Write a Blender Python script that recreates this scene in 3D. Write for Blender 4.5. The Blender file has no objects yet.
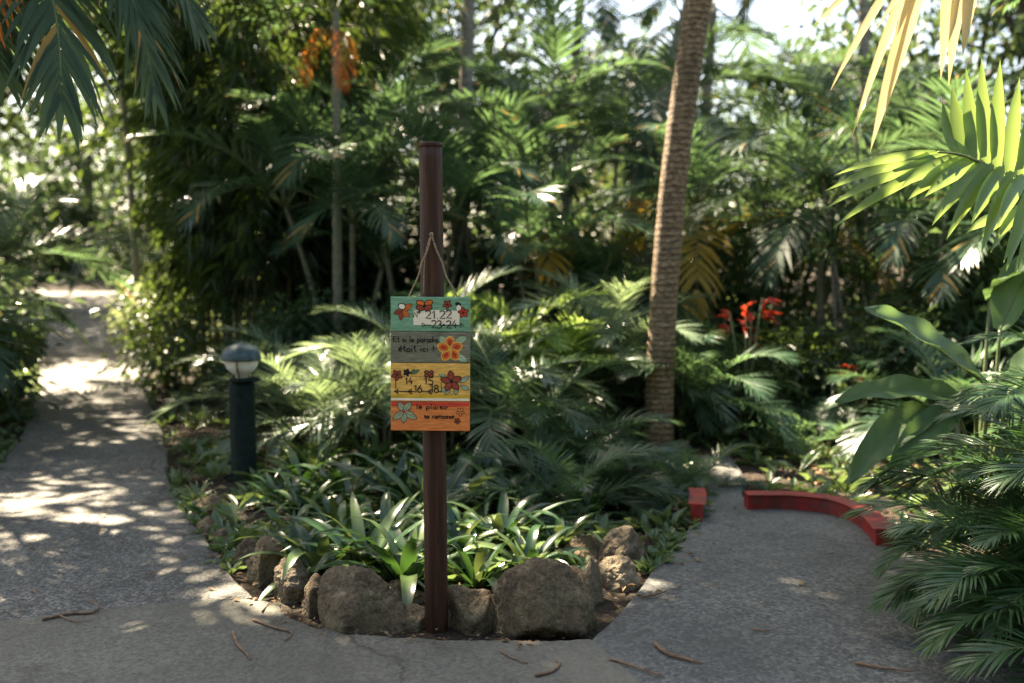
import bpy, math, random
from mathutils import Vector, Matrix, noise
R = math.radians
PI = math.pi
scene = bpy.context.scene
COL = scene.collection
V = Vector

# ------------------------------------------------------------------ camera maths
CAM = V((0.0, 0.0, 1.4)); LENS = 35.0; FPX = LENS / 36.0 * 1024.0; PITCH = math.atan(81.0 / FPX)
FWD = V((0, math.cos(PITCH), -math.sin(PITCH))); UP = V((0, math.sin(PITCH), math.cos(PITCH)))

def ray(px, py):
    return FWD + V((1, 0, 0)) * ((px - 512.0) / FPX) + UP * ((341.5 - py) / FPX)

def at(px, py, Y):
    d = ray(px, py); return CAM + d * (Y / d.y)

def hz(x, y):
    t = max(0.0, y - 7.5)
    return 0.05 * t * t / (t + 1.5)

def G(px, py, off=0.0):
    d = ray(px, py); lo, hi = 0.5, 60.0
    for _ in range(50):
        m = (lo + hi) / 2; p = CAM + d * m
        if p.z > hz(p.x, p.y) + off: lo = m
        else: hi = m
    p = CAM + d * hi
    return V((p.x, p.y, hz(p.x, p.y)))

def foot(px, Y):
    x = (px - 512.0) / FPX * Y / math.cos(PITCH)
    return V((x, Y, hz(x, Y)))

SUN_EL, SUN_AZ = R(52), R(-38)          # azimuth measured from +Y towards +X
sd = V((math.cos(SUN_EL) * math.sin(SUN_AZ), math.cos(SUN_EL) * math.cos(SUN_AZ), math.sin(SUN_EL)))
SHX, SHY = sd.x / sd.z, sd.y / sd.z
# ------------------------------------------------------------------ mesh builder
class MB:
    def __init__(self): self.v = []; self.f = []; self.m = []; self.uv = None
    def face(self, idx, mat=0): self.f.append(idx); self.m.append(mat)
    def box(self, lo, hi, mat=0):
        b = len(self.v)
        for z in (lo[2], hi[2]):
            for x, y in ((lo[0], lo[1]), (hi[0], lo[1]), (hi[0], hi[1]), (lo[0], hi[1])): self.v.append((x, y, z))
        for q in ((3, 2, 1, 0), (4, 5, 6, 7), (0, 1, 5, 4), (1, 2, 6, 5), (2, 3, 7, 6), (3, 0, 4, 7)):
            self.face([b + i for i in q], mat)
    def tube(self, pts, rad, sides=8, mat=0, cap=True):
        pts = [V(p) for p in pts]; n = len(pts); b = len(self.v)
        if not hasattr(rad, '__len__'): rad = [rad] * n
        ref = None
        for i in range(n):
            t = (pts[min(i + 1, n - 1)] - pts[max(i - 1, 0)])
            t = t.normalized() if t.length > 1e-9 else V((0, 0, 1))
            if ref is None:
                ref = V((1, 0, 0)) if abs(t.x) < 0.8 else V((0, 1, 0))
            u = (ref - t * ref.dot(t))
            u = u.normalized() if u.length > 1e-6 else t.orthogonal().normalized()
            ref = u; w = t.cross(u)
            for k in range(sides):
                a = 2 * PI * k / sides
                self.v.append(tuple(pts[i] + (u * math.cos(a) + w * math.sin(a)) * rad[i]))
        for i in range(n - 1):
            for k in range(sides):
                k2 = (k + 1) % sides
                self.face([b + i * sides + k, b + i * sides + k2, b + (i + 1) * sides + k2, b + (i + 1) * sides + k], mat)
        if cap:
            self.face([b + k for k in reversed(range(sides))], mat)
            self.face([b + (n - 1) * sides + k for k in range(sides)], mat)
    def lathe(self, prof, c=(0, 0, 0), sides=32, mat=0, capb=True, capt=True):
        b = len(self.v); n = len(prof)
        for r, z in prof:
            for k in range(sides):
                a = 2 * PI * k / sides
                self.v.append((c[0] + r * math.cos(a), c[1] + r * math.sin(a), c[2] + z))
        for i in range(n - 1):
            for k in range(sides):
                k2 = (k + 1) % sides
                self.face([b + i * sides + k, b + i * sides + k2, b + (i + 1) * sides + k2, b + (i + 1) * sides + k], mat)
        if capb: self.face([b + k for k in reversed(range(sides))], mat)
        if capt: self.face([b + (n - 1) * sides + k for k in range(sides)], mat)
    def strip(self, rows, mat=0):
        """rows: equal-length lists of points; a lone last row of 1 point closes to a tip"""
        b = len(self.v); idx = []
        for r in rows:
            idx.append(list(range(len(self.v), len(self.v) + len(r))))
            self.v.extend(tuple(p) for p in r)
        for i in range(len(rows) - 1):
            A, B = idx[i], idx[i + 1]
            if len(B) == 1:
                for k in range(len(A) - 1): self.face([A[k], A[k + 1], B[0]], mat)
            elif len(A) == 1:
                for k in range(len(B) - 1): self.face([A[0], B[k + 1], B[k]], mat)
            else:
                for k in range(len(A) - 1): self.face([A[k], A[k + 1], B[k + 1], B[k]], mat)
    def data(self, name, mats, smooth=True):
        me = bpy.data.meshes.new(name)
        me.from_pydata([tuple(p) for p in self.v], [], self.f)
        for m in mats: me.materials.append(m)
        if len(mats) > 1: me.polygons.foreach_set('material_index', self.m)
        me.polygons.foreach_set('use_smooth', [smooth] * len(me.polygons))
        me.update()
        return me
    def build(self, name, mats, parent=None, loc=(0, 0, 0), smooth=True):
        if not isinstance(mats, (list, tuple)): mats = [mats]
        return link(name, self.data(name, mats, smooth), parent, loc)

def link(name, me, parent=None, loc=(0, 0, 0), rot=(0, 0, 0), sc=1.0):
    o = bpy.data.objects.new(name, me); COL.objects.link(o)
    o.location = loc; o.rotation_euler = rot; o.scale = (sc, sc, sc)
    if parent: o.parent = parent
    return o

def tag(o, label=None, cat=None, group=None, kind=None):
    if label: o['label'] = label
    if cat: o['category'] = cat
    if group: o['group'] = group
    if kind: o['kind'] = kind
    return o

def thing(name, label, cat, loc=(0, 0, 0), group=None, rz=0):
    o = bpy.data.objects.new(name, None); COL.objects.link(o)
    o.empty_display_size = 0.1; o.location = loc; o.rotation_euler = (0, 0, rz)
    return tag(o, label, cat, group)

# ------------------------------------------------------------------ materials
def newmat(name):
    m = bpy.data.materials.new(name); m.use_nodes = True
    nt = m.node_tree; nt.nodes.clear()
    return m, nt, nt.nodes, nt.links

def out(nt, sh):
    o = nt.nodes.new('ShaderNodeOutputMaterial'); nt.links.new(sh, o.inputs['Surface']); return o

def ramp(nt, fac, stops):
    r = nt.nodes.new('ShaderNodeValToRGB'); e = r.color_ramp.elements
    while len(e) < len(stops): e.new(0.5)
    for el, (p, c) in zip(e, stops): el.position = p; el.color = (*c, 1) if len(c) == 3 else c
    nt.links.new(fac, r.inputs['Fac']); return r.outputs['Color']

def noise_tex(nt, scale, detail=6, rough=0.6, coord='Object', stretch=None):
    tc = nt.nodes.new('ShaderNodeTexCoord'); src = tc.outputs[coord]
    if stretch:
        mp = nt.nodes.new('ShaderNodeMapping'); mp.inputs['Scale'].default_value = stretch
        nt.links.new(src, mp.inputs['Vector']); src = mp.outputs['Vector']
    n = nt.nodes.new('ShaderNodeTexNoise'); n.inputs['Scale'].default_value = scale
    n.inputs['Detail'].default_value = detail; n.inputs['Roughness'].default_value = rough
    nt.links.new(src, n.inputs['Vector']); return n.outputs['Fac']

def mix(nt, fac, a, b, mode='MIX'):
    m = nt.nodes.new('ShaderNodeMix'); m.data_type = 'RGBA'; m.blend_type = mode
    for sock, val in ((m.inputs[0], fac), (m.inputs[6], a), (m.inputs[7], b)):
        if hasattr(val, 'is_output'): nt.links.new(val, sock)
        elif isinstance(val, (tuple, list)): sock.default_value = (*val[:3], 1)
        else: sock.default_value = val
    return m.outputs[2]

def principled(nt, col, rough=0.6, bump=None, bstr=0.3, bdist=0.01, spec=0.5, metal=0.0):
    p = nt.nodes.new('ShaderNodeBsdfPrincipled')
    if hasattr(col, 'is_output'): nt.links.new(col, p.inputs['Base Color'])
    else: p.inputs['Base Color'].default_value = (*col[:3], 1)
    if hasattr(rough, 'is_output'): nt.links.new(rough, p.inputs['Roughness'])
    else: p.inputs['Roughness'].default_value = rough
    p.inputs['Specular IOR Level'].default_value = spec; p.inputs['Metallic'].default_value = metal
    if bump is not None:
        b = nt.nodes.new('ShaderNodeBump'); b.inputs['Strength'].default_value = bstr; b.inputs['Distance'].default_value = bdist
        nt.links.new(bump, b.inputs['Height']); nt.links.new(b.outputs['Normal'], p.inputs['Normal'])
    return p.outputs['BSDF']

def leafmat(name, c0, c1, tr, tfac=0.35, rough=0.38, dead=None, deadp=0.95, spec=0.5):
    """living leaf: colour varies from leaf to leaf and plant to plant, light passes through the blade"""
    m, nt, N, L = newmat(name)
    g = N.new('ShaderNodeNewGeometry'); oi = N.new('ShaderNodeObjectInfo')
    a = N.new('ShaderNodeMath'); a.operation = 'MULTIPLY_ADD'
    L.new(g.outputs['Random Per Island'], a.inputs[0]); a.inputs[1].default_value = 0.5
    b = N.new('ShaderNodeMath'); b.operation = 'MULTIPLY'; L.new(oi.outputs['Random'], b.inputs[0]); b.inputs[1].default_value = 0.5
    L.new(b.outputs[0], a.inputs[2])
    col = ramp(nt, a.outputs[0], [(0.1, c0), (0.9, c1)])
    nz = noise_tex(nt, 9.0, 3)
    col = mix(nt, nz, col, mix(nt, 0.5, col, c1))
    tcol = mix(nt, a.outputs[0], tuple(x * 0.75 for x in tr), tr)
    if dead:
        gt = N.new('ShaderNodeMath'); gt.operation = 'GREATER_THAN'; gt.inputs[1].default_value = deadp
        L.new(g.outputs['Random Per Island'], gt.inputs[0])
        col = mix(nt, gt.outputs[0], col, dead); tcol = mix(nt, gt.outputs[0], tcol, tuple(x * 1.3 for x in dead))
    sh = principled(nt, col, rough, spec=spec)
    t = N.new('ShaderNodeBsdfTranslucent'); L.new(tcol, t.inputs['Color'])
    mx = N.new('ShaderNodeMixShader'); mx.inputs[0].default_value = tfac
    L.new(sh, mx.inputs[1]); L.new(t.outputs[0], mx.inputs[2]); out(nt, mx.outputs[0])
    return m

def simple(name, c0, c1, scale=20, rough=0.6, bstr=0.3, bdist=0.01, stretch=None, spec=0.4, stops=(0.35, 0.65), metal=0.0, detail=6):
    m, nt, N, L = newmat(name)
    nz = noise_tex(nt, scale, detail, stretch=stretch)
    out(nt, principled(nt, ramp(nt, nz, [(stops[0], c0), (stops[1], c1)]), rough, nz, bstr, bdist, spec, metal))
    return m

M = {}
M['areca'] = leafmat('areca_leaf', (0.014, 0.042, 0.025), (0.045, 0.096, 0.046), (0.14, 0.25, 0.085), 0.38, 0.30, dead=(0.30, 0.19, 0.05), deadp=0.985)
M['palm_far'] = leafmat('background_palm_leaf', (0.012, 0.034, 0.021), (0.044, 0.082, 0.043), (0.12, 0.205, 0.07), 0.38, 0.46, dead=(0.30, 0.19, 0.05), deadp=0.985, spec=0.2)
M['fern'] = leafmat('parlour_palm_leaf', (0.017, 0.052, 0.019), (0.042, 0.098, 0.031), (0.09, 0.22, 0.045), 0.24, 0.34)
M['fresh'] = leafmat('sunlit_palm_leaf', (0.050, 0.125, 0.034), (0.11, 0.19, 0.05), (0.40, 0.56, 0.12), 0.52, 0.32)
M['yellowed'] = leafmat('yellowing_palm_leaf', (0.34, 0.31, 0.15), (0.42, 0.36, 0.22), (0.60, 0.50, 0.24), 0.42, 0.45)
M['dead'] = leafmat('dead_palm_leaf', (0.36, 0.085, 0.015), (0.56, 0.17, 0.03), (0.80, 0.24, 0.04), 0.45, 0.6, spec=0.2)
M['golden'] = leafmat('golden_palm_leaf', (0.24, 0.15, 0.02), (0.34, 0.23, 0.04), (0.55, 0.36, 0.05), 0.4, 0.5, spec=0.3)
M['sheen_pale'] = leafmat('sheen_pale_palm_leaf', (0.075, 0.125, 0.070), (0.16, 0.215, 0.135), (0.26, 0.36, 0.15), 0.34, 0.28, spec=0.7)  # pale colour paints in the sheen of glossy fronds
M['brom'] = leafmat('rosette_leaf', (0.008, 0.029, 0.013), (0.030, 0.076, 0.026), (0.06, 0.14, 0.022), 0.22, 0.26, dead=(0.26, 0.15, 0.06), deadp=0.96)
M['brom_light'] = leafmat('pale_rosette_leaf', (0.038, 0.080, 0.028), (0.10, 0.15, 0.05), (0.16, 0.22, 0.05), 0.2, 0.28, dead=(0.28, 0.16, 0.06), deadp=0.95)
M['grass'] = leafmat('grassy_leaf', (0.045, 0.090, 0.035), (0.12, 0.18, 0.07), (0.20, 0.29, 0.08), 0.3, 0.36)
M['broad'] = leafmat('tree_leaf', (0.013, 0.036, 0.018), (0.050, 0.090, 0.040), (0.12, 0.185, 0.055), 0.34, 0.45, spec=0.28)
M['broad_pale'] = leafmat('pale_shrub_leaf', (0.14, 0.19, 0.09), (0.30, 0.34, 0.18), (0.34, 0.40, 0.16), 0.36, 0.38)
M['bamboo'] = leafmat('bamboo_leaf', (0.018, 0.046, 0.017), (0.058, 0.098, 0.030), (0.20, 0.30, 0.05), 0.34, 0.40)
M['redleaf'] = leafmat('red_leaf', (0.20, 0.018, 0.014), (0.46, 0.05, 0.03), (0.60, 0.07, 0.03), 0.35, 0.36)
M['paddle'] = leafmat('paddle_leaf', (0.052, 0.105, 0.042), (0.085, 0.145, 0.056), (0.16, 0.28, 0.075), 0.32, 0.46, spec=0.3)
M['stalk'] = simple('green_stalk', (0.07, 0.10, 0.035), (0.13, 0.15, 0.05), 30, 0.5)
M['cane'] = simple('ringed_cane', (0.065, 0.075, 0.040), (0.16, 0.15, 0.09), 14, 0.6, stretch=(1, 1, 3))
M['culm'] = simple('bamboo_culm', (0.028, 0.036, 0.014), (0.085, 0.080, 0.028), 5, 0.45, stretch=(3, 3, 0.8))
M['bark'] = simple('tree_bark', (0.045, 0.032, 0.022), (0.15, 0.12, 0.09), 16, 0.85, 0.6, 0.02, stretch=(1, 1, 0.35))
M['pale_bark'] = simple('grey_palm_bark', (0.10, 0.085, 0.065), (0.26, 0.23, 0.18), 12, 0.8, 0.5, 0.02, stretch=(1, 1, 3))

# trunk with leaf scar rings
m, nt, N, L = newmat('ringed_palm_bark')
nz = noise_tex(nt, 26, 8, 0.7, stretch=(1, 1, 2.2)); nz2 = noise_tex(nt, 3.2, 4)
c = ramp(nt, nz, [(0.33, (0.040, 0.025, 0.015)), (0.5, (0.21, 0.135, 0.072)), (0.70, (0.46, 0.36, 0.24))])
c = mix(nt, ramp(nt, nz2, [(0.45, (0, 0, 0)), (0.75, (0.6, 0.6, 0.6))]), c, (0.10, 0.085, 0.045))
tc = N.new('ShaderNodeTexCoord'); sx = N.new('ShaderNodeSeparateXYZ'); L.new(tc.outputs['Object'], sx.inputs[0])
jit = noise_tex(nt, 4, 5, 0.7); mm = N.new('ShaderNodeMath'); mm.operation = 'MULTIPLY_ADD'; L.new(jit, mm.inputs[0]); mm.inputs[1].default_value = 0.085; L.new(sx.outputs['Z'], mm.inputs[2])
dv = N.new('ShaderNodeMath'); dv.operation = 'MULTIPLY'; L.new(mm.outputs[0], dv.inputs[0]); dv.inputs[1].default_value = 1 / 0.044
fr = N.new('ShaderNodeMath'); fr.operation = 'FRACT'; L.new(dv.outputs[0], fr.inputs[0])
band = ramp(nt, fr.outputs[0], [(0.0, (1.35, 1.3, 1.2)), (0.18, (1.0, 1.0, 1.0)), (0.70, (0.75, 0.72, 0.7)), (0.86, (0.22, 0.2, 0.2)), (1.0, (0.4, 0.4, 0.4))])
c = mix(nt, 1.0, c, band, 'MULTIPLY')
out(nt, principled(nt, c, 0.75, nz, 0.8, 0.02, 0.3)); M['trunk'] = m

# stone
def stone_mat(name, a, b, c_, moss):
    m, nt, N, L = newmat(name)
    nz = noise_tex(nt, 6, 12, 0.7); nz2 = noise_tex(nt, 55, 8, 0.75); nz3 = noise_tex(nt, 3.1, 6, 0.65); nz4 = noise_tex(nt, 16, 8, 0.7); oi = N.new('ShaderNodeObjectInfo')
    c = ramp(nt, nz, [(0.30, a), (0.50, b), (0.70, c_)])
    c = mix(nt, ramp(nt, nz2, [(0.36, (0.85, 0.85, 0.85)), (0.56, (0, 0, 0))]), c, tuple(x * .8 for x in a))
    c = mix(nt, ramp(nt, nz4, [(0.56, (0, 0, 0)), (0.66, (0.7, 0.7, 0.7))]), c, tuple(x * 1.15 for x in c_))
    c = mix(nt, ramp(nt, nz3, [(0.50, (0, 0, 0)), (0.64, (moss, moss, moss))]), c, (0.070, 0.068, 0.026))
    tint = N.new('ShaderNodeMapRange'); L.new(oi.outputs['Random'], tint.inputs[0]); tint.inputs[3].default_value = 0.75; tint.inputs[4].default_value = 1.3
    cmb = N.new('ShaderNodeCombineColor'); [L.new(tint.outputs[0], cmb.inputs[q]) for q in range(3)]
    c = mix(nt, 1.0, c, cmb.outputs[0], 'MULTIPLY')
    add = N.new('ShaderNodeMath'); add.operation = 'ADD'; L.new(nz, add.inputs[0]); L.new(nz2, add.inputs[1])
    add2 = N.new('ShaderNodeMath'); add2.operation = 'ADD'; L.new(add.outputs[0], add2.inputs[0]); L.new(nz4, add2.inputs[1])
    out(nt, principled(nt, c, 0.86, add2.outputs[0], 1.0, 0.03, 0.3)); return m
M['stone'] = stone_mat('weathered_stone', (0.070, 0.049, 0.029), (0.27, 0.195, 0.112), (0.50, 0.39, 0.245), .55)
M['stone_pale'] = stone_mat('pale_weathered_stone', (0.13, 0.095, 0.055), (0.30, 0.235, 0.150), (0.46, 0.39, 0.28), .35)

# soil and mulch
m, nt, N, L = newmat('leafy_soil')
nz = noise_tex(nt, 2.2, 8, 0.7); nz2 = noise_tex(nt, 48, 6, 0.7)
c = ramp(nt, nz2, [(0.35, (0.012, 0.008, 0.006)), (0.55, (0.042, 0.027, 0.016)), (0.75, (0.15, 0.10, 0.06))])
c = mix(nt, ramp(nt, nz, [(0.45, (0, 0, 0)), (0.7, (0.5, 0.5, 0.5))]), c, (0.028, 0.036, 0.015))
out(nt, principled(nt, c, 0.9, nz2, 0.9, 0.03, 0.25)); M['soil'] = m

def concrete(name, dark, mid, light, stone_scale, agg, bd):
    m, nt, N, L = newmat(name)
    tc = N.new('ShaderNodeTexCoord')
    vo = N.new('ShaderNodeTexVoronoi'); vo.inputs['Scale'].default_value = stone_scale; L.new(tc.outputs['Object'], vo.inputs['Vector'])
    big = noise_tex(nt, 1.1, 6, 0.65); fine = noise_tex(nt, 70, 6, 0.75); med = noise_tex(nt, 9, 8, 0.7)
    st = ramp(nt, vo.outputs['Color'], [(0.1, dark), (0.5, mid), (0.95, light)])
    base = ramp(nt, fine, [(0.3, dark), (0.5, mid), (0.72, light)])
    c = mix(nt, agg, base, st)
    c = mix(nt, ramp(nt, big, [(0.35, (0.62, 0.62, 0.62)), (0.62, (0, 0, 0))]), c, tuple(x * 0.55 for x in mid))
    c = mix(nt, ramp(nt, med, [(0.56, (0, 0, 0)), (0.74, (0.55, 0.55, 0.55))]), c, (0.055, 0.050, 0.034))
    c = mix(nt, ramp(nt, noise_tex(nt, 0.55, 7, 0.7, stretch=(1.3, 0.8, 1)), [(0.50, (0, 0, 0)), (0.66, (0.6, 0.6, 0.6))]), c, tuple(x * 1.5 for x in mid))
    c = mix(nt, ramp(nt, noise_tex(nt, 2.7, 9, 0.75), [(0.55, (0, 0, 0)), (0.72, (0.75, 0.75, 0.75))]), c, (0.034, 0.033, 0.024))
    wn = N.new('ShaderNodeTexNoise'); wn.inputs['Scale'].default_value = 2.2; wn.inputs['Detail'].default_value = 8; L.new(tc.outputs['Object'], wn.inputs['Vector'])
    wv = N.new('ShaderNodeVectorMath'); wv.operation = 'MULTIPLY_ADD'; L.new(wn.outputs['Color'], wv.inputs[0]); wv.inputs[1].default_value = (0.55, 0.55, 0); L.new(tc.outputs['Object'], wv.inputs[2])
    ck = N.new('ShaderNodeTexVoronoi'); ck.feature = 'DISTANCE_TO_EDGE'; ck.inputs['Scale'].default_value = 0.27; L.new(wv.outputs[0], ck.inputs['Vector'])
    c = mix(nt, ramp(nt, ck.outputs['Distance'], [(0.0, (0.6, 0.6, 0.6)), (0.002, (0.35, 0.35, 0.35)), (0.0035, (0, 0, 0))]), c, (0.018, 0.016, 0.012))
    h = N.new('ShaderNodeMath'); h.operation = 'MULTIPLY_ADD'
    L.new(vo.outputs['Distance'], h.inputs[0]); h.inputs[1].default_value = -agg; L.new(fine, h.inputs[2])
    out(nt, principled(nt, c, 0.8, h.outputs[0], 0.75, bd, 0.35)); return m
M['aggregate'] = concrete('exposed_aggregate', (0.025, 0.025, 0.022), (0.105, 0.101, 0.088), (0.36, 0.335, 0.28), 80, 0.7, 0.010)
M['slab'] = concrete('worn_concrete', (0.040, 0.039, 0.031), (0.128, 0.122, 0.096), (0.25, 0.23, 0.178), 75, 0.3, 0.008)
M['screed'] = concrete('grey_screed', (0.034, 0.036, 0.033), (0.112, 0.114, 0.104), (0.28, 0.275, 0.245), 65, 0.55, 0.010)

m, nt, N, L = newmat('red_masonry_paint')
nz = noise_tex(nt, 14, 8, 0.7); nz2 = noise_tex(nt, 3, 4)
c = ramp(nt, nz, [(0.30, (0.07, 0.012, 0.010)), (0.46, (0.26, 0.014, 0.011)), (0.72, (0.38, 0.030, 0.020))])
c = mix(nt, ramp(nt, noise_tex(nt, 6, 8, 0.75), [(0.44, (0, 0, 0)), (0.64, (0.85, 0.85, 0.85))]), c, (0.085, 0.030, 0.022))
c = mix(nt, ramp(nt, noise_tex(nt, 34, 6, 0.75), [(0.66, (0, 0, 0)), (0.70, (0.8, 0.8, 0.8))]), c, (0.26, 0.20, 0.16))
out(nt, principled(nt, c, 0.6, nz, 0.4, 0.008, 0.4)); M['red'] = m

m, nt, N, L = newmat('stained_pole')
nz = noise_tex(nt, 9, 8, 0.65, stretch=(6, 6, 0.35)); nz2 = noise_tex(nt, 40, 4, 0.7, stretch=(1, 1, 0.5))
c = ramp(nt, nz, [(0.32, (0.016, 0.006, 0.004)), (0.55, (0.046, 0.018, 0.009)), (0.75, (0.115, 0.044, 0.020))])
c = mix(nt, ramp(nt, nz2, [(0.62, (0, 0, 0)), (0.72, (0.55, 0.55, 0.55))]), c, (0.018, 0.009, 0.007))
out(nt, principled(nt, c, 0.55, nz, 0.6, 0.004, 0.25)); M['pole'] = m

M['lamp_metal'] = simple('dark_green_lamp_paint', (0.004, 0.010, 0.007), (0.010, 0.019, 0.014), 30, 0.6, 0.1, 0.002, spec=0.08)
M['lamp_cap'] = simple('weathered_blue_cap', (0.020, 0.042, 0.044), (0.070, 0.105, 0.105), 18, 0.42, 0.15, 0.003, spec=0.3)
M['globe'] = simple('cream_globe', (0.58, 0.54, 0.44), (0.68, 0.64, 0.54), 8, 0.28, 0.0, 0.001, spec=0.5)
M['cord'] = simple('jute_cord', (0.16, 0.11, 0.06), (0.34, 0.25, 0.15), 200, 0.85, 0.5, 0.002)
M['metal'] = simple('dull_metal', (0.12, 0.11, 0.10), (0.25, 0.23, 0.2), 60, 0.45, metal=0.8)
M['twig'] = simple('dry_twig', (0.10, 0.055, 0.030), (0.22, 0.135, 0.08), 40, 0.8)
M['litter'] = leafmat('dry_leaf', (0.09, 0.050, 0.025), (0.33, 0.22, 0.12), (0.25, 0.14, 0.06), 0.15, 0.75, spec=0.2)

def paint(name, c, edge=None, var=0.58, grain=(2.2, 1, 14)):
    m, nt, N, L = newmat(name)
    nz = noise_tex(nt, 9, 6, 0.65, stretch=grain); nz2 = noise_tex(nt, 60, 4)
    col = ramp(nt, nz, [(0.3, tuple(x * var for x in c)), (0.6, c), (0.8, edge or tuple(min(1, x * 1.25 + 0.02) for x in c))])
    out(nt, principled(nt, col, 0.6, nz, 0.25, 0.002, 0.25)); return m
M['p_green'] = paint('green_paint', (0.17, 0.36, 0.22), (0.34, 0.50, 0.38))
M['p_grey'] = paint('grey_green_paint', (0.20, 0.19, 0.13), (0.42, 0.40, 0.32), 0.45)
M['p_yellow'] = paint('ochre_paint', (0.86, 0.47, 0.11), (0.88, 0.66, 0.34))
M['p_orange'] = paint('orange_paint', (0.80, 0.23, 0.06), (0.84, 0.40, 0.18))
M['p_cream'] = paint('cream_paint', (0.82, 0.72, 0.55), None, 0.85)
M['p_red'] = paint('red_paint', (0.66, 0.06, 0.03))
M['p_ochre'] = paint('deep_yellow_paint', (0.70, 0.42, 0.04))
M['p_black'] = paint('black_paint', (0.010, 0.009, 0.009))
M['p_petal'] = paint('orange_petal_paint', (0.70, 0.16, 0.03))
M['p_petal2'] = paint('rust_petal_paint', (0.34, 0.060, 0.028))
M['p_petal3'] = paint('red_petal_paint', (0.48, 0.045, 0.02))
M['p_petal4'] = paint('pale_green_petal_paint', (0.34, 0.38, 0.22))
M['p_leaf'] = paint('leaf_paint', (0.36, 0.47, 0.30))
M['p_leaf2'] = paint('green_leaf_paint', (0.12, 0.24, 0.11))
M['p_gold'] = paint('golden_outline_paint', (0.78, 0.45, 0.08))
M['wood'] = simple('bare_wood', (0.11, 0.07, 0.04), (0.25, 0.17, 0.10), 9, 0.7, stretch=(1, 1, 8))

# ------------------------------------------------------------------ plant geometry
GRAV = V((0, 0, -1))
def nrm(v):
    l = v.length
    return v / l if l > 1e-9 else V((0, 0, 1))

PROF = (0.45, 0.92, 1.0, 0.78, 0.42, 0.0)
PROF5 = (0.55, 1.0, 0.85, 0.5, 0.0)
STRAP = (0.75, 0.85, 0.98, 1.0, 0.92, 0.72, 0.42, 0.0)
def blade(mb, p, d, w, L, W, prof=PROF, droop=0.3, fold=0.0, mat=0, rnd=None, wig=0.0):
    n = len(prof) - 1; p = V(p); d = nrm(V(d)); rows = []
    for i, k in enumerate(prof):
        w = nrm(w - d * w.dot(d)); nn = d.cross(w)
        if nn.z < 0: pass
        h = W * 0.5 * k
        if k <= 0.001: rows.append([p.copy()])
        elif fold: rows.append([p - w * h + nn * (fold * h), p.copy(), p + w * h + nn * (fold * h)])
        else: rows.append([p - w * h, p + w * h])
        p = p + d * (L / n)
        dd = GRAV * (droop * (0.5 + i / n) / n)
        if wig and rnd: dd = dd + V((rnd.uniform(-wig, wig), rnd.uniform(-wig, wig), rnd.uniform(-wig, wig))) / n
        d = nrm(d + dd)
    mb.strip(rows, mat)

def arch(L, e0, e1, n, p=1.2, bend=0.0):
    """points and tangents of an arching midrib starting at the origin and heading along +x"""
    pts, tan = [V((0, 0, 0))], []
    for i in range(n + 1):
        t = i / n; e = e0 + (e1 - e0) * t ** p; a = bend * t
        T = V((math.cos(e) * math.cos(a), math.cos(e) * math.sin(a), math.sin(e))); tan.append(T)
        if i < n: pts.append(pts[-1] + T * (L / n))
    return pts, tan

def frond(mb, L=1.6, e0=R(65), e1=R(-20), n=34, ll=0.42, lw=0.03, a0=R(68), a1=R(22), vee=R(18), droop=0.5, pet=0.18,
          bend=0.0, rad=0.011, prof=PROF5, fold=0.0, rnd=None, jit=0.12, p=1.2, lm=0, sm=1, miss=0.03):
    rnd = rnd or random.Random(1); ns = 24
    pts, tan = arch(L, e0, e1, ns, p, bend)
    mb.tube(pts[::2], [rad * (1 - 0.85 * i / (ns / 2)) for i in range(ns // 2 + 1)], 5, sm)
    for i in range(n):
        u = (i + 0.5) / n; t = pet + (1 - pet) * u; q = t * ns; k = min(int(q), ns - 1); fr = q - k
        P = pts[k].lerp(pts[k + 1], fr); T = nrm(tan[k].lerp(tan[min(k + 1, ns)], fr))
        S = nrm(T.cross(V((0, 0, 1)))) if abs(T.z) < 0.98 else V((0, -1, 0))
        Nn = nrm(S.cross(T))
        if Nn.z < 0 and e1 > R(-95): Nn = -Nn if T.z > -0.9 else Nn
        al = a0 + (a1 - a0) * u
        ln = ll * (0.50 + 0.50 * math.sin(PI * min(1, 0.22 + u * 0.72))) * (1 if u < 0.8 else 1 - (u - 0.8) * 1.6)
        for s in (-1, 1):
            if rnd.random() < miss: continue
            a = al + rnd.uniform(-jit, jit); v = vee * (1 - 0.6 * u) + rnd.uniform(-jit, jit) * 1.5
            D = T * math.cos(a) + (S * (s * math.cos(v)) + Nn * math.sin(v)) * math.sin(a)
            W = nrm(T - D * T.dot(D)); W = nrm(W + Nn * rnd.uniform(-0.25, 0.25))
            blade(mb, P, D, W, ln * rnd.uniform(0.88, 1.08), lw, prof, droop * rnd.uniform(0.7, 1.3), fold, lm)
    blade(mb, pts[-1], tan[-1], V((0, 1, 0)), ll * 0.35, lw, prof, droop, fold, lm)

def frond_lib(name, mats, count, seed, **kw):
    """a set of frond meshes running from upright to drooping"""
    lib = []
    for i in range(count):
        rnd = random.Random(seed * 100 + i); mb = MB(); t = i / max(1, count - 1); k = dict(kw)
        e0a, e0b = k.pop('e0r'); e1a, e1b = k.pop('e1r')
        frond(mb, e0=R(e0a + (e0b - e0a) * t), e1=R(e1a + (e1b - e1a) * t), bend=rnd.uniform(-0.45, 0.45), rnd=rnd, **k)
        lib.append(mb.data(name, mats))
    return lib

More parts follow.
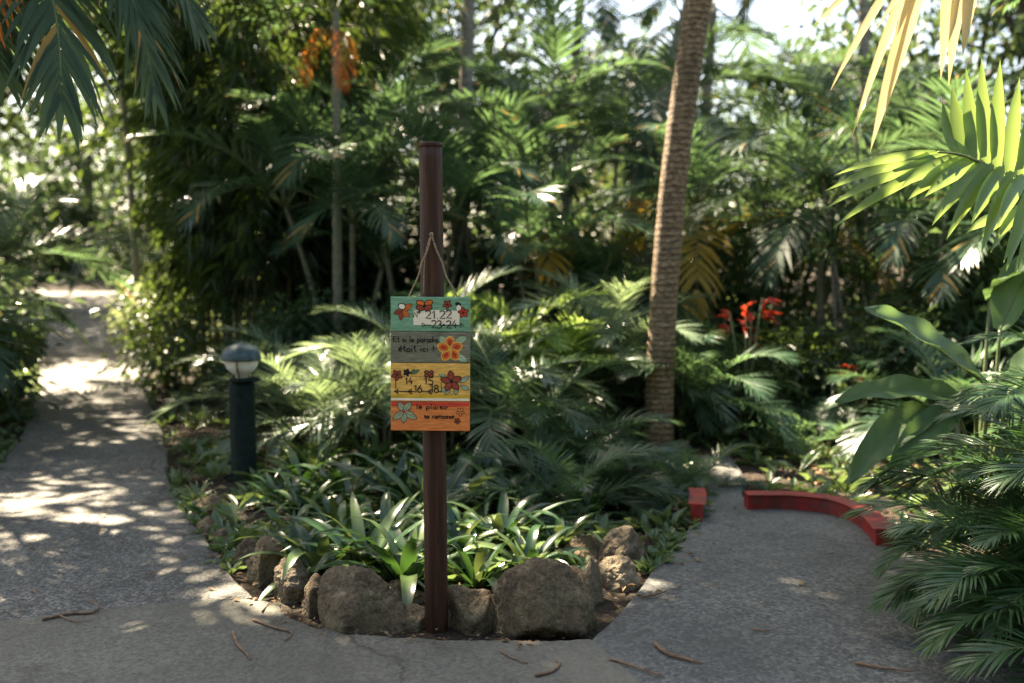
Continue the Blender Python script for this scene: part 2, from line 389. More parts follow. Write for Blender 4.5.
LIB = {}
LIB['areca'] = frond_lib('frond', [M['areca'], M['stalk']], 8, 1, L=1.55, n=38, ll=0.44, lw=0.024, e0r=(84, 28), e1r=(10, -62), droop=0.55)
LIB['far'] = frond_lib('frond', [M['palm_far'], M['stalk']], 8, 2, L=1.75, n=36, ll=0.50, lw=0.030, e0r=(84, 15), e1r=(0, -72), droop=0.7)
LIB['big'] = frond_lib('frond', [M['palm_far'], M['stalk']], 8, 3, L=2.7, n=44, ll=0.72, lw=0.046, e0r=(78, -5), e1r=(-10, -82), droop=1.0, rad=0.024, vee=R(5))
LIB['fern'] = frond_lib('frond', [M['fern'], M['stalk']], 8, 4, L=0.80, n=38, ll=0.225, lw=0.0125, e0r=(82, 22), e1r=(-15, -58), droop=0.45, fold=0.35, rad=0.005, prof=PROF, pet=0.25)
LIB['bed'] = frond_lib('frond', [M['areca'], M['stalk']], 8, 5, L=0.95, n=38, ll=0.27, lw=0.0145, e0r=(80, 22), e1r=(-8, -52), droop=0.5, fold=0.25, rad=0.007, pet=0.22)
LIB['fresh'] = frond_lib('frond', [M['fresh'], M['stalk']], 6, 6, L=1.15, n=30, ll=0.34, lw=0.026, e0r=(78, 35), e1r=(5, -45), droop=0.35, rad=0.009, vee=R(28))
LIB['sheen_pale'] = frond_lib('frond', [M['sheen_pale'], M['stalk']], 6, 9, L=1.05, n=38, ll=0.30, lw=0.015, e0r=(80, 28), e1r=(5, -50), droop=0.4, rad=0.008, vee=R(24))
LIB['golden'] = frond_lib('frond', [M['golden'], M['twig']], 3, 7, L=1.3, n=24, ll=0.42, lw=0.034, e0r=(30, -20), e1r=(-70, -85), droop=1.1, miss=0.2)
LIB['dead'] = frond_lib('frond', [M['dead'], M['twig']], 3, 8, L=1.1, n=26, ll=0.46, lw=0.018, e0r=(-10, -55), e1r=(-86, -89), droop=2.6, miss=0.2)

LIB['dead_long'] = frond_lib('frond', [M['dead'], M['twig']], 2, 10, L=2.1, n=34, ll=0.5, lw=0.018, e0r=(22, 12), e1r=(-85, -80), droop=2.8, miss=0.15, pet=.3, p=1.0)
def put_fronds(root, lib, base, n, rnd, sc=1.0, lo=0.0, hi=1.0, az0=None, azr=None, name='frond', tilt=0.0):
    for i in range(n):
        u = lo + (hi - lo) * ((i + 0.5) / n); me = lib[min(len(lib) - 1, int(u * len(lib)))]
        az = (i * 2.399963 + rnd.uniform(-0.35, 0.35)) if az0 is None else az0 + rnd.uniform(-azr, azr)
        if az0 is None: az += rnd.seed_az
        link(name, me, root, base, (rnd.uniform(-0.16, 0.16), rnd.uniform(-0.12, 0.12) + tilt, az), sc * rnd.uniform(0.82, 1.12))

class Rnd(random.Random):
    def __init__(self, s): super().__init__(s); self.seed_az = self.uniform(0, 6.28)

def cane_mesh(h, r, lean, az, rings=0.14, mat='cane', sides=9, flare=1.25, curve=1.6):
    mb = MB(); n = max(6, int(h / rings) * 2); pts, rr = [], []
    for i in range(n + 1):
        t = i / n; d = lean * t ** curve
        pts.append(V((math.cos(az) * d, math.sin(az) * d, h * t)))
        rr.append(r * (flare - (flare - 0.82) * t) * (1.10 if i % 2 == 0 else 0.96))
    mb.tube(pts, rr, sides); return mb, pts[-1]

def palm(name, label, cat, loc, h, stems, nfr, lib, seed, sc=1.0, r=0.03, spread=0.25, lean=0.3, group=None, lo=0.05, hi=1.0, mat='cane', dead=0, golden=0):
    rnd = Rnd(seed); root = thing(name, label, cat, loc, group); az0 = rnd.uniform(0, 6.28)
    for s in range(stems):
        az = az0 + 2 * PI * s / stems + rnd.uniform(-0.4, 0.4); d = spread * (0.35 + 0.65 * rnd.random()) if stems > 1 else 0
        hh = h * (1 if s == 0 else rnd.uniform(0.55, 0.95)); off = V((math.cos(az) * d, math.sin(az) * d, -0.03))
        top = V((0, 0, 0.03))
        if hh > 0.12:
            mb, top = cane_mesh(hh, r, lean * hh * rnd.uniform(0.6, 1.2), az, mat=mat)
            o = mb.build('stem' if stems > 1 else 'trunk', M[mat], root, off)
        rnd.seed_az = rnd.uniform(0, 6.28)
        put_fronds(root, LIB[lib], off + top - V((0, 0, 0.04)), nfr, rnd, sc, lo, hi)
        if s < dead: put_fronds(root, LIB['dead'], off + top - V((0, 0, 0.1)), 2, rnd, sc * .62, .4, 1.0)
        if s < golden: put_fronds(root, LIB['golden'], off + top - V((0, 0, 0.08)), 2, rnd, sc)
    return root

def leafquad(mb, p, d, nn, L, W, mat=0):
    w = nrm(d.cross(nn)); b = len(mb.v); mid = p + d * (L * 0.45); dr = nn * (L * 0.10)
    mb.v += [tuple(p), tuple(mid - w * W * 0.5 + dr), tuple(p + d * L - dr * 1.5), tuple(mid + w * W * 0.5 + dr)]
    mb.face([b, b + 1, b + 2], mat); mb.face([b, b + 2, b + 3], mat)

def rdir(rnd):
    z = rnd.uniform(-1, 1); a = rnd.uniform(0, 2 * PI); s = math.sqrt(1 - z * z)
    return V((s * math.cos(a), s * math.sin(a), z))

def cloud(mb, c, rad, clumps, per, L, W, rnd, cr=0.32, down=0.4, mat=0):
    c = V(c)
    for _ in range(clumps):
        d = rdir(rnd); q = rnd.uniform(0.35, 1.0) ** 0.6
        cc = c + V((d.x * rad[0], d.y * rad[1], d.z * rad[2])) * q; k = cr * rnd.uniform(0.6, 1.3)
        for _ in range(per):
            o = V((rnd.gauss(0, k), rnd.gauss(0, k), rnd.gauss(0, k * 0.6)))
            dd = nrm(o * (0.8 / k) + rdir(rnd) * 0.6 + V((0, 0, -down))); n2 = nrm(V((0, 0, 1)) + rdir(rnd) * 0.7)
            leafquad(mb, cc + o, dd, n2, L * rnd.uniform(0.7, 1.25), W * rnd.uniform(0.7, 1.2), mat)

def limbs(mb, base, top_r, h, rnd, n=7, r=0.14):
    pts = [V((rnd.uniform(-.08, .08) * i, rnd.uniform(-.08, .08) * i, h * i / 6)) for i in range(7)]
    mb.tube(pts, [r * (1.35 if i == 0 else 1 - 0.11 * i) for i in range(7)], 9)
    for i in range(n):
        a = i * 2.4 + rnd.uniform(-.4, .4); k = rnd.uniform(0.55, 0.98); s = pts[min(6, int(k * 6))]
        e = V((math.cos(a) * top_r * .75, math.sin(a) * top_r * .75, h * rnd.uniform(1.0, 1.45)))
        mdp = s.lerp(e, 0.5) + V((0, 0, -0.15 * h * 0.3))
        mb.tube([s, s.lerp(mdp, .5), mdp, e.lerp(mdp, .4), e], [r * .5, r * .42, r * .32, r * .2, r * .08], 6)

# ------------------------------------------------------------------ the setting: ground and paths
def sheet(name, x0, x1, y0, y1, nx, ny, f, mat):
    mb = MB()
    for j in range(ny + 1):
        for i in range(nx + 1):
            u = i / nx * 2 - 1; x = (x0 + x1) / 2 + (x1 - x0) / 2 * (0.35 * u + 0.65 * u ** 3); y = y0 + (y1 - y0) * (j / ny) ** 1.7
            mb.v.append((x, y, f(x, y)))
    for j in range(ny):
        for i in range(nx): mb.face([j * (nx + 1) + i, j * (nx + 1) + i + 1, (j + 1) * (nx + 1) + i + 1, (j + 1) * (nx + 1) + i])
    return mb.build(name, mat)
tag(sheet('ground', -60, 60, -12, 75, 150, 150, lambda x, y: hz(x, y) + 0.012 * noise.noise(V((x * 1.7, y * 1.7, 0))) - 0.004, M['soil']), kind='structure')

def cr(pts, n):
    """catmull-rom resample"""
    P = [pts[0] * 2 - pts[1]] + list(pts) + [pts[-1] * 2 - pts[-2]]; o = []; m = len(pts) - 1
    for i in range(n + 1):
        t = i / n * m; k = min(int(t), m - 1); u = t - k; a, b, c, d = P[k:k + 4]
        o.append(0.5 * ((2 * b) + (c - a) * u + (2 * a - 5 * b + 4 * c - d) * u * u + (3 * b - a - 3 * c + d) * u ** 3))
    return o

def path(name, left, right, n, mat, top=0.03, nx=8, rough=0.0, sd=3):
    A, B = cr([V(p) for p in left], n), cr([V(p) for p in right], n); mb = MB()
    for i in range(n + 1):
        a, b = A[i].copy(), B[i].copy()
        if rough:
            a.x += rough * noise.noise(V((a.x * 2, a.y * 3, sd))); b.x += rough * noise.noise(V((b.x * 2, b.y * 3, sd + 5)))
        row = [a.lerp(b, k / nx) for k in range(nx + 1)]
        row = [V((p.x, p.y, hz(p.x, p.y) + top)) for p in row]
        row = [row[0] - V((0.012, 0, 0.012))] + row[:] + [row[-1] + V((0.012, 0, -0.012))]
        row = [row[0] - V((0, 0, 0.12))] + row + [row[-1] - V((0, 0, 0.12))]
        mb.v += [tuple(p) for p in row]
    w = nx + 5
    for i in range(n):
        for k in range(w - 1): mb.face([i * w + k, i * w + k + 1, (i + 1) * w + k + 1, (i + 1) * w + k])
    return tag(mb.build(name, mat), kind='structure')

def xy(px, py): return G(px, py, 0.033)
Lp = [xy(-60, 645), xy(-45, 540), xy(-10, 480), xy(34, 412), xy(40, 372), xy(46, 335), xy(42, 310), xy(15, 292)]
Rp = [xy(252, 597), xy(205, 538), xy(172, 492), xy(163, 440), xy(150, 402), xy(146, 360), xy(136, 318), xy(120, 291)]
Lp[0] = V((-2.9, 3.21, 0)); Rp[0] = xy(246, 600) + V((0, .036, 0))
# the aggregate path begins at the joint line and runs away to the left
path('path', Lp, Rp, 70, M['aggregate'], 0.030, 8, 0.05)
# slab at the fork
j0, j1 = xy(-90, 650), xy(262, 596)
fl = [V((-3.2, -4, 0)), V((-3.2, 0, 0)), V((-3.0, 2.5, 0)), V((-2.62, 3.50, 0))]
mb = MB()
# slab polygon laid as rows between its front and back edges
back = [V((-3.0, 3.12, 0)), V((-1.9, 3.70, 0)), xy(243, 600), xy(296, 622), xy(356, 635), xy(440, 640), xy(520, 642), xy(590, 640)]
NB = 240; back = cr(back, NB); front = [V((-3.2 + 6.6 * i / NB, -5, 0)) for i in range(NB + 1)]
back = [p + V((.5, 1, 0)) * (.016 * noise.noise(V((p.x * 9, p.y * 9, 1))) + .008 * noise.noise(V((p.x * 31, p.y * 31, 2)))) for p in back]
for i in range(NB + 1):
    for k in range(13):
        p = front[i].lerp(back[i], k / 12); mb.v.append((p.x, p.y, 0.036))
    p = back[i]; e_ = 0.012 + 0.012 * noise.noise(V((p.x * 14, 0, 3))); mb.v.append((p.x, p.y + e_, 0.026)); mb.v.append((p.x, p.y + e_, -0.08))
for i in range(NB):
    for k in range(14): mb.face([i * 15 + k, (i + 1) * 15 + k, (i + 1) * 15 + k + 1, i * 15 + k + 1])
tag(mb.build('pavement', M['slab']), kind='structure')
rl = [xy(590, 648), xy(612, 622), xy(640, 590), xy(672, 548), xy(697, 519), xy(706, 500), xy(700, 476), xy(688, 455)]
rr = [V((1.95, 3.1, 0)), V((2.0, 3.6, 0)), V((2.05, 4.2, 0)), xy(905, 552), xy(872, 521), xy(748, 500), xy(744, 478), xy(728, 455)]
rl[0] = xy(592, 645)
path('footpath', [V((rl[0].x, 3.0, 0))] + rl, [V((1.95, 2.4, 0))] + rr, 60, M['screed'], 0.032, 8, 0.02, 9)

# ------------------------------------------------------------------ red kerbs
def kerb(name, base, h, w, label, n=30):
    P = cr(base, n); mb = MB()
    for i, p in enumerate(P):
        t = nrm(P[min(i + 1, n)] - P[max(i - 1, 0)]); s = V((t.y, -t.x, 0)); hh = h + 0.006 * noise.noise(p * 4)
        z = hz(p.x, p.y)
        prof = [(0, -0.05), (0.0, hh - 0.014), (0.006, hh - 0.004), (0.016, hh), (w - 0.016, hh), (w - 0.004, hh - 0.006), (w, hh - 0.016), (w, -0.05)]
        for q, zz in prof: mb.v.append(tuple(V((p.x, p.y, z + zz)) + s * q))
    for i in range(n):
        for k in range(7): mb.face([i * 8 + k, (i + 1) * 8 + k, (i + 1) * 8 + k + 1, i * 8 + k + 1])
    mb.face([k for k in range(8)]); mb.face([n * 8 + k for k in reversed(range(8))])
    return tag(mb.build(name, M['red'], smooth=False), label, 'kerb', 'red kerbs of the footpath')
K = [xy(744, 506), xy(785, 506), xy(828, 510), xy(858, 518), xy(878, 530), xy(892, 546)]
K = list(reversed(K))
kerb('kerb', K, 0.115, -0.075, 'long curved red painted kerb closing the far end of the right footpath')
kerb('kerb', [xy(702, 522), xy(703, 516), xy(703, 510), xy(702, 505)], 0.13, -0.06, 'short red painted kerb stub half hidden by fronds beside the footpath')

# ------------------------------------------------------------------ stones round the bed
def stone(sil, Y, depth, label, seed, flat=12, rough=0.03, pale=False):
    """sil: convex outline (pixels) of the stone's face, at real distance Y; depth in metres"""
    mx = sum(q[0] for q in sil) / len(sil); P = [at(mx + (px - mx) * 1.09, py, Y) for px, py in sil]; rnd = random.Random(seed)
    c2 = V((sum(p.x for p in P) / len(P), 0, sum(p.z for p in P) / len(P))); planes = []
    a = sum(P[i].x * P[(i + 1) % len(P)].z - P[(i + 1) % len(P)].x * P[i].z for i in range(len(P)))
    for i in range(len(P)):
        p, q = P[i], P[(i + 1) % len(P)]; e = q - p; n = V((e.z, 0, -e.x)) * (1 if a > 0 else -1); n = nrm(n)
        dist = (p - c2).x * n.x + (p - c2).z * n.z
        
        for tilt in (rnd.uniform(-0.9, -0.25), rnd.uniform(0.2, 0.8)):
            n2 = nrm(n + V((0, tilt, 0))); planes.append((n2, max(0.02, dist * n2.dot(n))))
    for s in (-1, 1):
        for _ in range(3):
            planes.append((nrm(V((rnd.uniform(-.45, .45), s, rnd.uniform(0.0, .55)))), depth / 2 * rnd.uniform(.85, 1.1)))
    import bmesh
    bm = bmesh.new(); bmesh.ops.create_icosphere(bm, subdivisions=6, radius=1)
    for v in bm.verts:
        d = v.co.normalized(); s = 0
        for n, ds in planes:
            k = n.dot(d) / ds
            if k > 0: s += k ** flat
        r = s ** (-1.0 / flat); p = d * r
        q = p * 6 + V((seed * 3.1, seed, 0))
        f = noise.fractal(q, 0.75, 2.2, 7) * rough + 0.5 * rough * abs(noise.noise(p * 17 + V((seed, 0, 0)))) + 0.16 * rough * noise.noise(p * 45) + 0.10 * rough * noise.noise(p * 110)
        p = p + d * f
        v.co = p
    me = bpy.data.meshes.new('edging_stone'); bm.to_mesh(me); bm.free()
    me.materials.append(M['stone_pale' if pale else 'stone']); me.polygons.foreach_set('use_smooth', [True] * len(me.polygons))
    o = link('edging_stone', me, None, (c2.x, Y + depth * 0.12, c2.z - .004))
    return tag(o, label, 'stone', 'stones edging the planted bed')

STN = [
 ([(248, 595), (247, 560), (256, 538), (268, 533), (279, 545), (280, 580), (272, 600)], 4.25, 0.24, 'upright grey stone at the left end of the front stone row'),
 ([(272, 610), (274, 570), (282, 556), (298, 560), (311, 585), (309, 612)], 4.05, 0.22, 'pale topped stone between the upright left stone and the big ramp shaped boulder'),
 ([(302, 646), (303, 590), (314, 577), (330, 588), (334, 648)], 3.86, 0.20, 'narrow dark stone leaning on the left side of the ramp shaped boulder'),
 ([(322, 650), (318, 600), (328, 570), (345, 565), (367, 567), (392, 594), (424, 634), (424, 652)], 3.72, 0.34, 'big ramp shaped boulder left of the sign post'),
 ([(376, 630), (386, 588), (400, 583), (428, 600), (432, 632)], 4.0, 0.22, 'low dark stone right behind the foot of the sign post'),
 ([(449, 652), (450, 592), (458, 587), (488, 590), (493, 600), (494, 652)], 3.72, 0.22, 'square flat topped stone just right of the sign post'),
 ([(490, 654), (489, 615), (496, 590), (516, 569), (538, 558), (560, 562), (582, 582), (592, 606), (590, 650)], 3.68, 0.40, 'large rounded mossy boulder right of the sign post'),
 ([(560, 620), (562, 575), (575, 566), (592, 574), (596, 618)], 4.1, 0.2, 'brown block tucked behind the large rounded boulder'),
 ([(578, 622), (584, 570), (591, 553), (598, 562), (604, 590), (605, 618)], 4.02, 0.16, 'pointed yellowish stone standing beside the large rounded boulder'),
 ([(596, 608), (598, 572), (606, 560), (622, 556), (634, 566), (637, 590), (632, 606)], 4.2, 0.2, 'cream coloured rounded stone at the right end of the front row'),
 ([(600, 585), (604, 540), (612, 529), (632, 528), (645, 556), (650, 580)], 4.5, 0.26, 'tall pale grey stone behind the cream rounded stone'),
 ([(563, 585), (566, 550), (580, 538), (600, 540), (606, 580)], 4.6, 0.26, 'dark shaded stone between the tall pale stone and the palms'),
 ([(394, 648), (396, 614), (408, 605), (424, 612), (428, 648)], 3.74, 0.16, 'small dark stone wedged against the left side of the sign post'),
 ([(634, 598), (638, 574), (648, 566), (660, 574), (666, 596)], 4.5, 0.18, 'small stone ending the row beside the right footpath'),
 ([(196, 548), (197, 526), (206, 518), (218, 524), (222, 550)], 5.05, 0.2, 'low rounded stone between the grassy tufts at the left path edge'),
 ([(188, 524), (192, 502), (208, 496), (226, 505), (232, 528)], 5.5, 0.26, 'low dark stone under the grassy plants by the left path'),
 ([(210, 556), (212, 536), (224, 528), (240, 534), (246, 560)], 4.85, 0.2, 'small flat stone on the edge of the left path'),
 ([(232, 575), (234, 545), (246, 536), (256, 546), (258, 578)], 4.5, 0.2, 'small dark stone behind the upright left stone'),
]
for i, (s, Y, d, lb) in enumerate(STN): stone(s, Y, d, lb, i + 3, flat=(16 if i in (6, 9) else 26), rough=0.018 if d > 0.3 else 0.020, pale=i in (1, 8, 9, 10))

# ------------------------------------------------------------------ sign post
PY = 3.70
pt, pb = at(430.5, 146, PY), at(437, 640, PY); pb.z = -0.1
post = thing('sign_post', 'dark reddish brown round post rising from the stones, holding the painted sign', 'post', (pb.x, pb.y, 0))
mb = MB(); pts = []; n = 40; r0 = 23.2 * PY / FPX / 2
for i in range(n + 1):
    t = i / n; q = pb.lerp(pt, t); pts.append(V((q.x - pb.x, q.y - pb.y, q.z)))
mb.tube(pts, [r0 * (1.03 - 0.03 * i / n) for i in range(n)] + [r0 * 0.975], 28)
mb.build('pole', M['pole'], post)
mb = MB(); q = pts[-1]; mb.lathe([(r0 * 1.0, -0.004), (r0 * 1.04, 0.0), (r0 * 1.04, 0.007), (r0 * 0.98, 0.012), (r0 * 0.4, 0.014)], q, 28)
mb.build('cap', M['pole'], post)
nail = at(431, 236, PY - r0)
mb = MB(); mb.tube([nail - V((pb.x, pb.y, 0)) + V((0, 0.01, 0)), nail - V((pb.x, pb.y, 0)) - V((0, 0.03, -0.004))], [0.0028, 0.0028], 8)
mb.tube([nail - V((pb.x, pb.y, 0)) - V((0, 0.029, -0.004)), nail - V((pb.x, pb.y, 0)) - V((0, 0.031, -0.004))], [0.0055, 0.0055], 10)
mb.build('nail', M['metal'], post)

# ------------------------------------------------------------------ painted sign
SY = PY - r0 - 0.022
sc0 = at(430.5, 364, SY)
sign = thing('painted_sign', 'hand painted wooden board of four coloured bands hanging from the brown post', 'sign', sc0)
sign.rotation_euler = (R(-0.6), R(0.4), R(-1.0))
mpp = (at(470, 364, SY).x - at(391, 364, SY).x) / 79.0
def B(px, py): return ((px - 430.5) * mpp, (364 - py) * mpp)
bands = [(297, 331.2, 'p_green', 'green plank with cream number panel'), (331.6, 362.6, 'p_grey', 'grey green plank with large orange flower'),
         (363, 401.2, 'p_yellow', 'ochre yellow plank with numbers and arrows'), (401.6, 431, 'p_orange', 'orange plank with red upper edge')]
PT = 0.010
planks = []
for (a, b, mt, lb) in bands:
    x0, z1 = B(391, a); x1, z0 = B(470, b); mb = MB(); c = 0.0022
    prof = [(z0, PT), (z0, -PT + c), (z0 + c, -PT), (z1 - c, -PT), (z1, -PT + c), (z1, PT)]
    for x in (x0, x1): mb.v += [(x, y, z) for z, y in prof]
    for k in range(6): mb.face([k, (k + 1) % 6, 6 + (k + 1) % 6, 6 + k])
    mb.face([0, 5, 4, 3, 2, 1]); mb.face([6, 7, 8, 9, 10, 11])
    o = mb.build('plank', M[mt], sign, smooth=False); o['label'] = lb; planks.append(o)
mb = MB()
for x in (-0.105, 0.105): mb.box((x - 0.014, PT + 0.0005, B(0, 427)[1]), (x + 0.014, PT + 0.010, B(0, 301)[1]))
mb.build('batten', M['wood'], sign, smooth=False)

class Ink:
    """flat paint laid on the boards in thin films, each a little above the last"""
    def __init__(self, layer=0): self.mb = MB(); self.h = PT + (0.0003, 0.0006, 0.0026)[layer]; self.mats = []
    def mi(self, k):
        if k not in self.mats: self.mats.append(k)
        return self.mats.index(k)
    def poly(self, pts, k):
        self.h += 0.00002; b = len(self.mb.v); mi = self.mi(k)
        a = sum(pts[i][0] * pts[(i + 1) % len(pts)][1] - pts[(i + 1) % len(pts)][0] * pts[i][1] for i in range(len(pts)))
        if a < 0: pts = pts[::-1]
        self.mb.v += [(x, -self.h, z) for x, z in pts]; self.mb.face(list(range(b, b + len(pts))), mi)
    def line(self, pts, w, k='p_black'):
        self.h += 0.00002; mi = self.mi(k); n = len(pts)
        if n < 2: return
        b = len(self.mb.v)
        for i in range(n):
            a, c = pts[max(i - 1, 0)], pts[min(i + 1, n - 1)]; dx, dz = c[0] - a[0], c[1] - a[1]; l = math.hypot(dx, dz) or 1
            ox, oz = -dz / l * w / 2, dx / l * w / 2
            self.mb.v += [(pts[i][0] + ox, -self.h, pts[i][1] + oz), (pts[i][0] - ox, -self.h, pts[i][1] - oz)]
        for i in range(n - 1): self.mb.face([b + 2 * i + 1, b + 2 * i + 3, b + 2 * i + 2, b + 2 * i], mi)
    def build(self, name, parent):
        return self.mb.build(name, [M[k] for k in self.mats], parent, smooth=False)

def arc(cx, cy, rx, ry, a0, a1, n=9): return [(cx + rx * math.cos(R(a0 + (a1 - a0) * i / n)), cy + ry * math.sin(R(a0 + (a1 - a0) * i / n))) for i in range(n + 1)]
GL = {
 '1': (.42, [[(.05, .72), (.25, 1.0), (.25, 0)]]), '2': (.62, [arc(.28, .74, .24, .26, 170, -35) + [(.06, .02), (.56, .02)]]),
 '3': (.58, [arc(.24, .76, .22, .24, 150, -80) + arc(.24, .27, .26, .27, 85, -150)]),
 '4': (.62, [[(.36, 1.0), (.04, .36), (.54, .36)], [(.40, .62), (.40, 0)]]),
 '5': (.58, [[(.50, .98), (.14, .98), (.10, .58)] + arc(.24, .31, .27, .30, 110, -140)]),
 '6': (.60, [[(.44, .98), (.18, .62)] + arc(.29, .28, .25, .28, 160, -200, 14)]),
 '8': (.58, [arc(.27, .75, .19, .22, -90, 270, 14), arc(.27, .27, .24, .26, 90, 450, 14)]),
 'N': (.75, [[(.05, 0), (.05, 1.0), (.58, 0), (.58, 1.0)]]), 'o': (.38, [arc(.14, .86, .11, .13, 0, 360, 10)]),
 '.': (.30, [[(.10, .0), (.16, .06)]]), '*': (.42, [arc(.16, .42, .07, .10, 0, 360, 8), [(.08, .42), (.24, .42)]]),
 'E': (.62, [[(.54, .98), (.08, .98), (.08, .02), (.56, .02)], [(.08, .52), (.44, .52)]]),
 't': (.36, [[(.16, .95), (.16, .12), (.24, 0), (.34, .06)], [(.02, .62), (.32, .62)]]),
 's': (.42, [[(.34, .46)] + arc(.20, .38, .13, .12, 40, 200) + arc(.20, .14, .14, .13, 80, -140)]),
 'i': (.26, [[(.10, .52), (.10, .08), (.18, 0)], [(.09, .74), (.14, .80)]]), 'l': (.26, [[(.10, 1.0), (.10, .08), (.18, 0)]]),
 'e': (.46, [[(.06, .27), (.38, .30)] + arc(.22, .27, .17, .26, 10, 310, 12)]),
 'p': (.50, [[(.08, .52), (.08, -.42)], arc(.24, .26, .17, .26, 170, -170, 14)]),
 'a': (.48, [arc(.22, .26, .17, .26, 30, 330, 13), [(.38, .52), (.38, .08), (.46, 0)]]),
 'r': (.38, [[(.08, .52), (.08, 0)], [(.08, .30), (.18, .48), (.34, .50)]]),
 'd': (.50, [arc(.22, .26, .17, .26, 30, 330, 13), [(.40, 1.0), (.40, .08), (.47, 0)]]),
 'c': (.42, [arc(.23, .26, .17, .26, 50, 310, 11)]), '!': (.28, [[(.14, 1.0), (.12, .30)], [(.10, .04), (.15, .10)]]),
 'm': (.72, [[(.06, .52), (.06, 0)], [(.06, .36)] + arc(.20, .36, .13, .14, 150, 0, 6) + [(.33, 0)], [(.33, .36)] + arc(.47, .36, .13, .14, 150, 0, 6) + [(.60, .06), (.66, 0)]]),
 ' ': (.34, []),
}
GL['é'] = (.46, GL['e'][1] + [[(.18, .66), (.32, .84)]])
def write(ink, txt, px0, px1, pybase, hpx, w, rnd):
    tot = sum(GL[c][0] for c in txt); k = (px1 - px0) / tot; x = px0
    for c in txt:
        adv, strokes = GL[c]; dy = rnd.uniform(-0.25, 0.25)
        for s in strokes: ink.line([B(x + p[0] * k, pybase + dy - p[1] * hpx) for p in s], w)
        x += adv * k

def ell(cx, cy, L, W, ang, n=12, point=0.0):
    ca, sa = math.cos(ang), math.sin(ang); o = []
    for i in range(n):
        a = 2 * PI * i / n; u = math.cos(a) * L / 2; v = math.sin(a) * W / 2 * (1 - point * abs(math.cos(a)) ** 2)
        x, y = cx + u * ca - v * sa, cy + u * sa + v * ca; o.append(B(x, y))
    return o
def flower(ink, cx, cy, r, n, fill, outl='p_black', rot=0.0, centre='p_black', w=0.62, ed=0.9, point=0.3, inner=None):
    for k in range(n):
        a = rot + 2 * PI * k / n; x, y = cx + math.cos(a) * r * .56, cy + math.sin(a) * r * .56
        ink.poly(ell(x, y, r * .95 + ed, r * w + ed, a, point=point), outl)
        ink.poly(ell(x, y, r * .95 - ed * .5, r * w - ed * .5, a, point=point), fill)
        if inner: ink.poly(ell(x, y, r * .5, r * w * .45, a, point=point), inner)
    ink.poly(ell(cx, cy, r * .36, r * .36, 0), centre)
def leafp(ink, x0, y0, x1, y1, w, fill='p_leaf', outl='p_black', ed=0.8):
    a = math.atan2(y1 - y0, x1 - x0); L = math.hypot(x1 - x0, y1 - y0); cx, cy = (x0 + x1) / 2, (y0 + y1) / 2
    if outl: ink.poly(ell(cx, cy, L + ed, w + ed, a, point=.55), outl)
    ink.poly(ell(cx, cy, L - ed * .4, w - ed * .3, a, point=.55), fill); ink.line([B(x0, y0), B(x1, y1)], 0.0010, outl or fill)
z3 = lambda x, y: (380 + x / 8.54, 285 + y / 8.54)
z4 = lambda x, y: (380 + x / 8.54, 360 + y / 8.54)
wr = random.Random(5); SW = 0.0040
# band 1
ink = Ink(0); x0, y0 = z3(285, 215); x1, y1 = z3(682, 338)
ink.poly([B(x0, y0 + .6), B(x0 + .5, y0), B(x1 - 15, y0 - .3), B(x1, y0 + .4), B(x1 - .6, y1), B(x0 + .3, y1 + .3)], 'p_cream')
ink.build('number_panel', planks[0])
ink = Ink(1)
for (tx, ty, w_) in ((122, 245, 5.2), (178, 300, 5), (252, 272, 5), (272, 165, 6)):
    a, b = z3(195, 220), z3(tx, ty); leafp(ink, *a, *b, w_, 'p_petal2' if tx < 200 else 'p_petal')
ink.poly(ell(*z3(190, 182), 8.2, 6.6, R(15)), 'p_black'); ink.poly(ell(*z3(190, 184), 6.4, 5.0, R(15)), 'p_cream')
ink.build('painted_flower', planks[0]); ink = Ink(1)
for (tx, ty) in ((348, 155), (418, 152), (345, 195), (412, 195)): ink.poly(ell(*z3(tx, ty), 9.4, 6.4, R(20 if tx < 380 else -20)), 'p_black'); ink.poly(ell(*z3(tx, ty), 7.6, 4.8, R(20 if tx < 380 else -20)), 'p_petal' if ty < 170 else 'p_petal2')
ink.poly(ell(*z3(382, 176), 3.2, 3.2, 0), 'p_black')
ink.build('painted_flower', planks[0]); ink = Ink(1)
flower(ink, *z3(575, 165), 4.6, 5, 'p_petal2', rot=.3, ed=.8)
ink.build('painted_flower', planks[0]); ink = Ink(1)
ink.poly(ell(*z3(668, 162), 6.5, 4.2, R(20)), 'p_black'); ink.poly(ell(*z3(672, 195), 4.6, 6.4, 0), 'p_cream')
flower(ink, *z3(712, 232), 5.4, 5, 'p_petal3', rot=.8, ed=.8)
ink.build('painted_flower', planks[0])
ink = Ink(2); write(ink, 'No', *[z3(x, 0)[0] for x in (288, 352)], z3(0, 275)[1], 6.2, SW, wr)
write(ink, '21.22', *[z3(x, 0)[0] for x in (388, 618)], z3(0, 283)[1], 7.8, SW, wr)
write(ink, '23*24', *[z3(x, 0)[0] for x in (440, 662)], z3(0, 364)[1], 7.4, SW, wr)
ink.line([B(*z3(372, 341)), B(*z3(440, 341))], SW * .8); ink.line([B(*z3(500, 341)), B(*z3(700, 338))], SW * .7)
for x in (362, 690): ink.line([B(*z3(x, 322)), B(*z3(x + 30, 340)), B(*z3(x, 358)), B(*z3(x, 322))], SW * .7)
ink.build('lettering', planks[0])
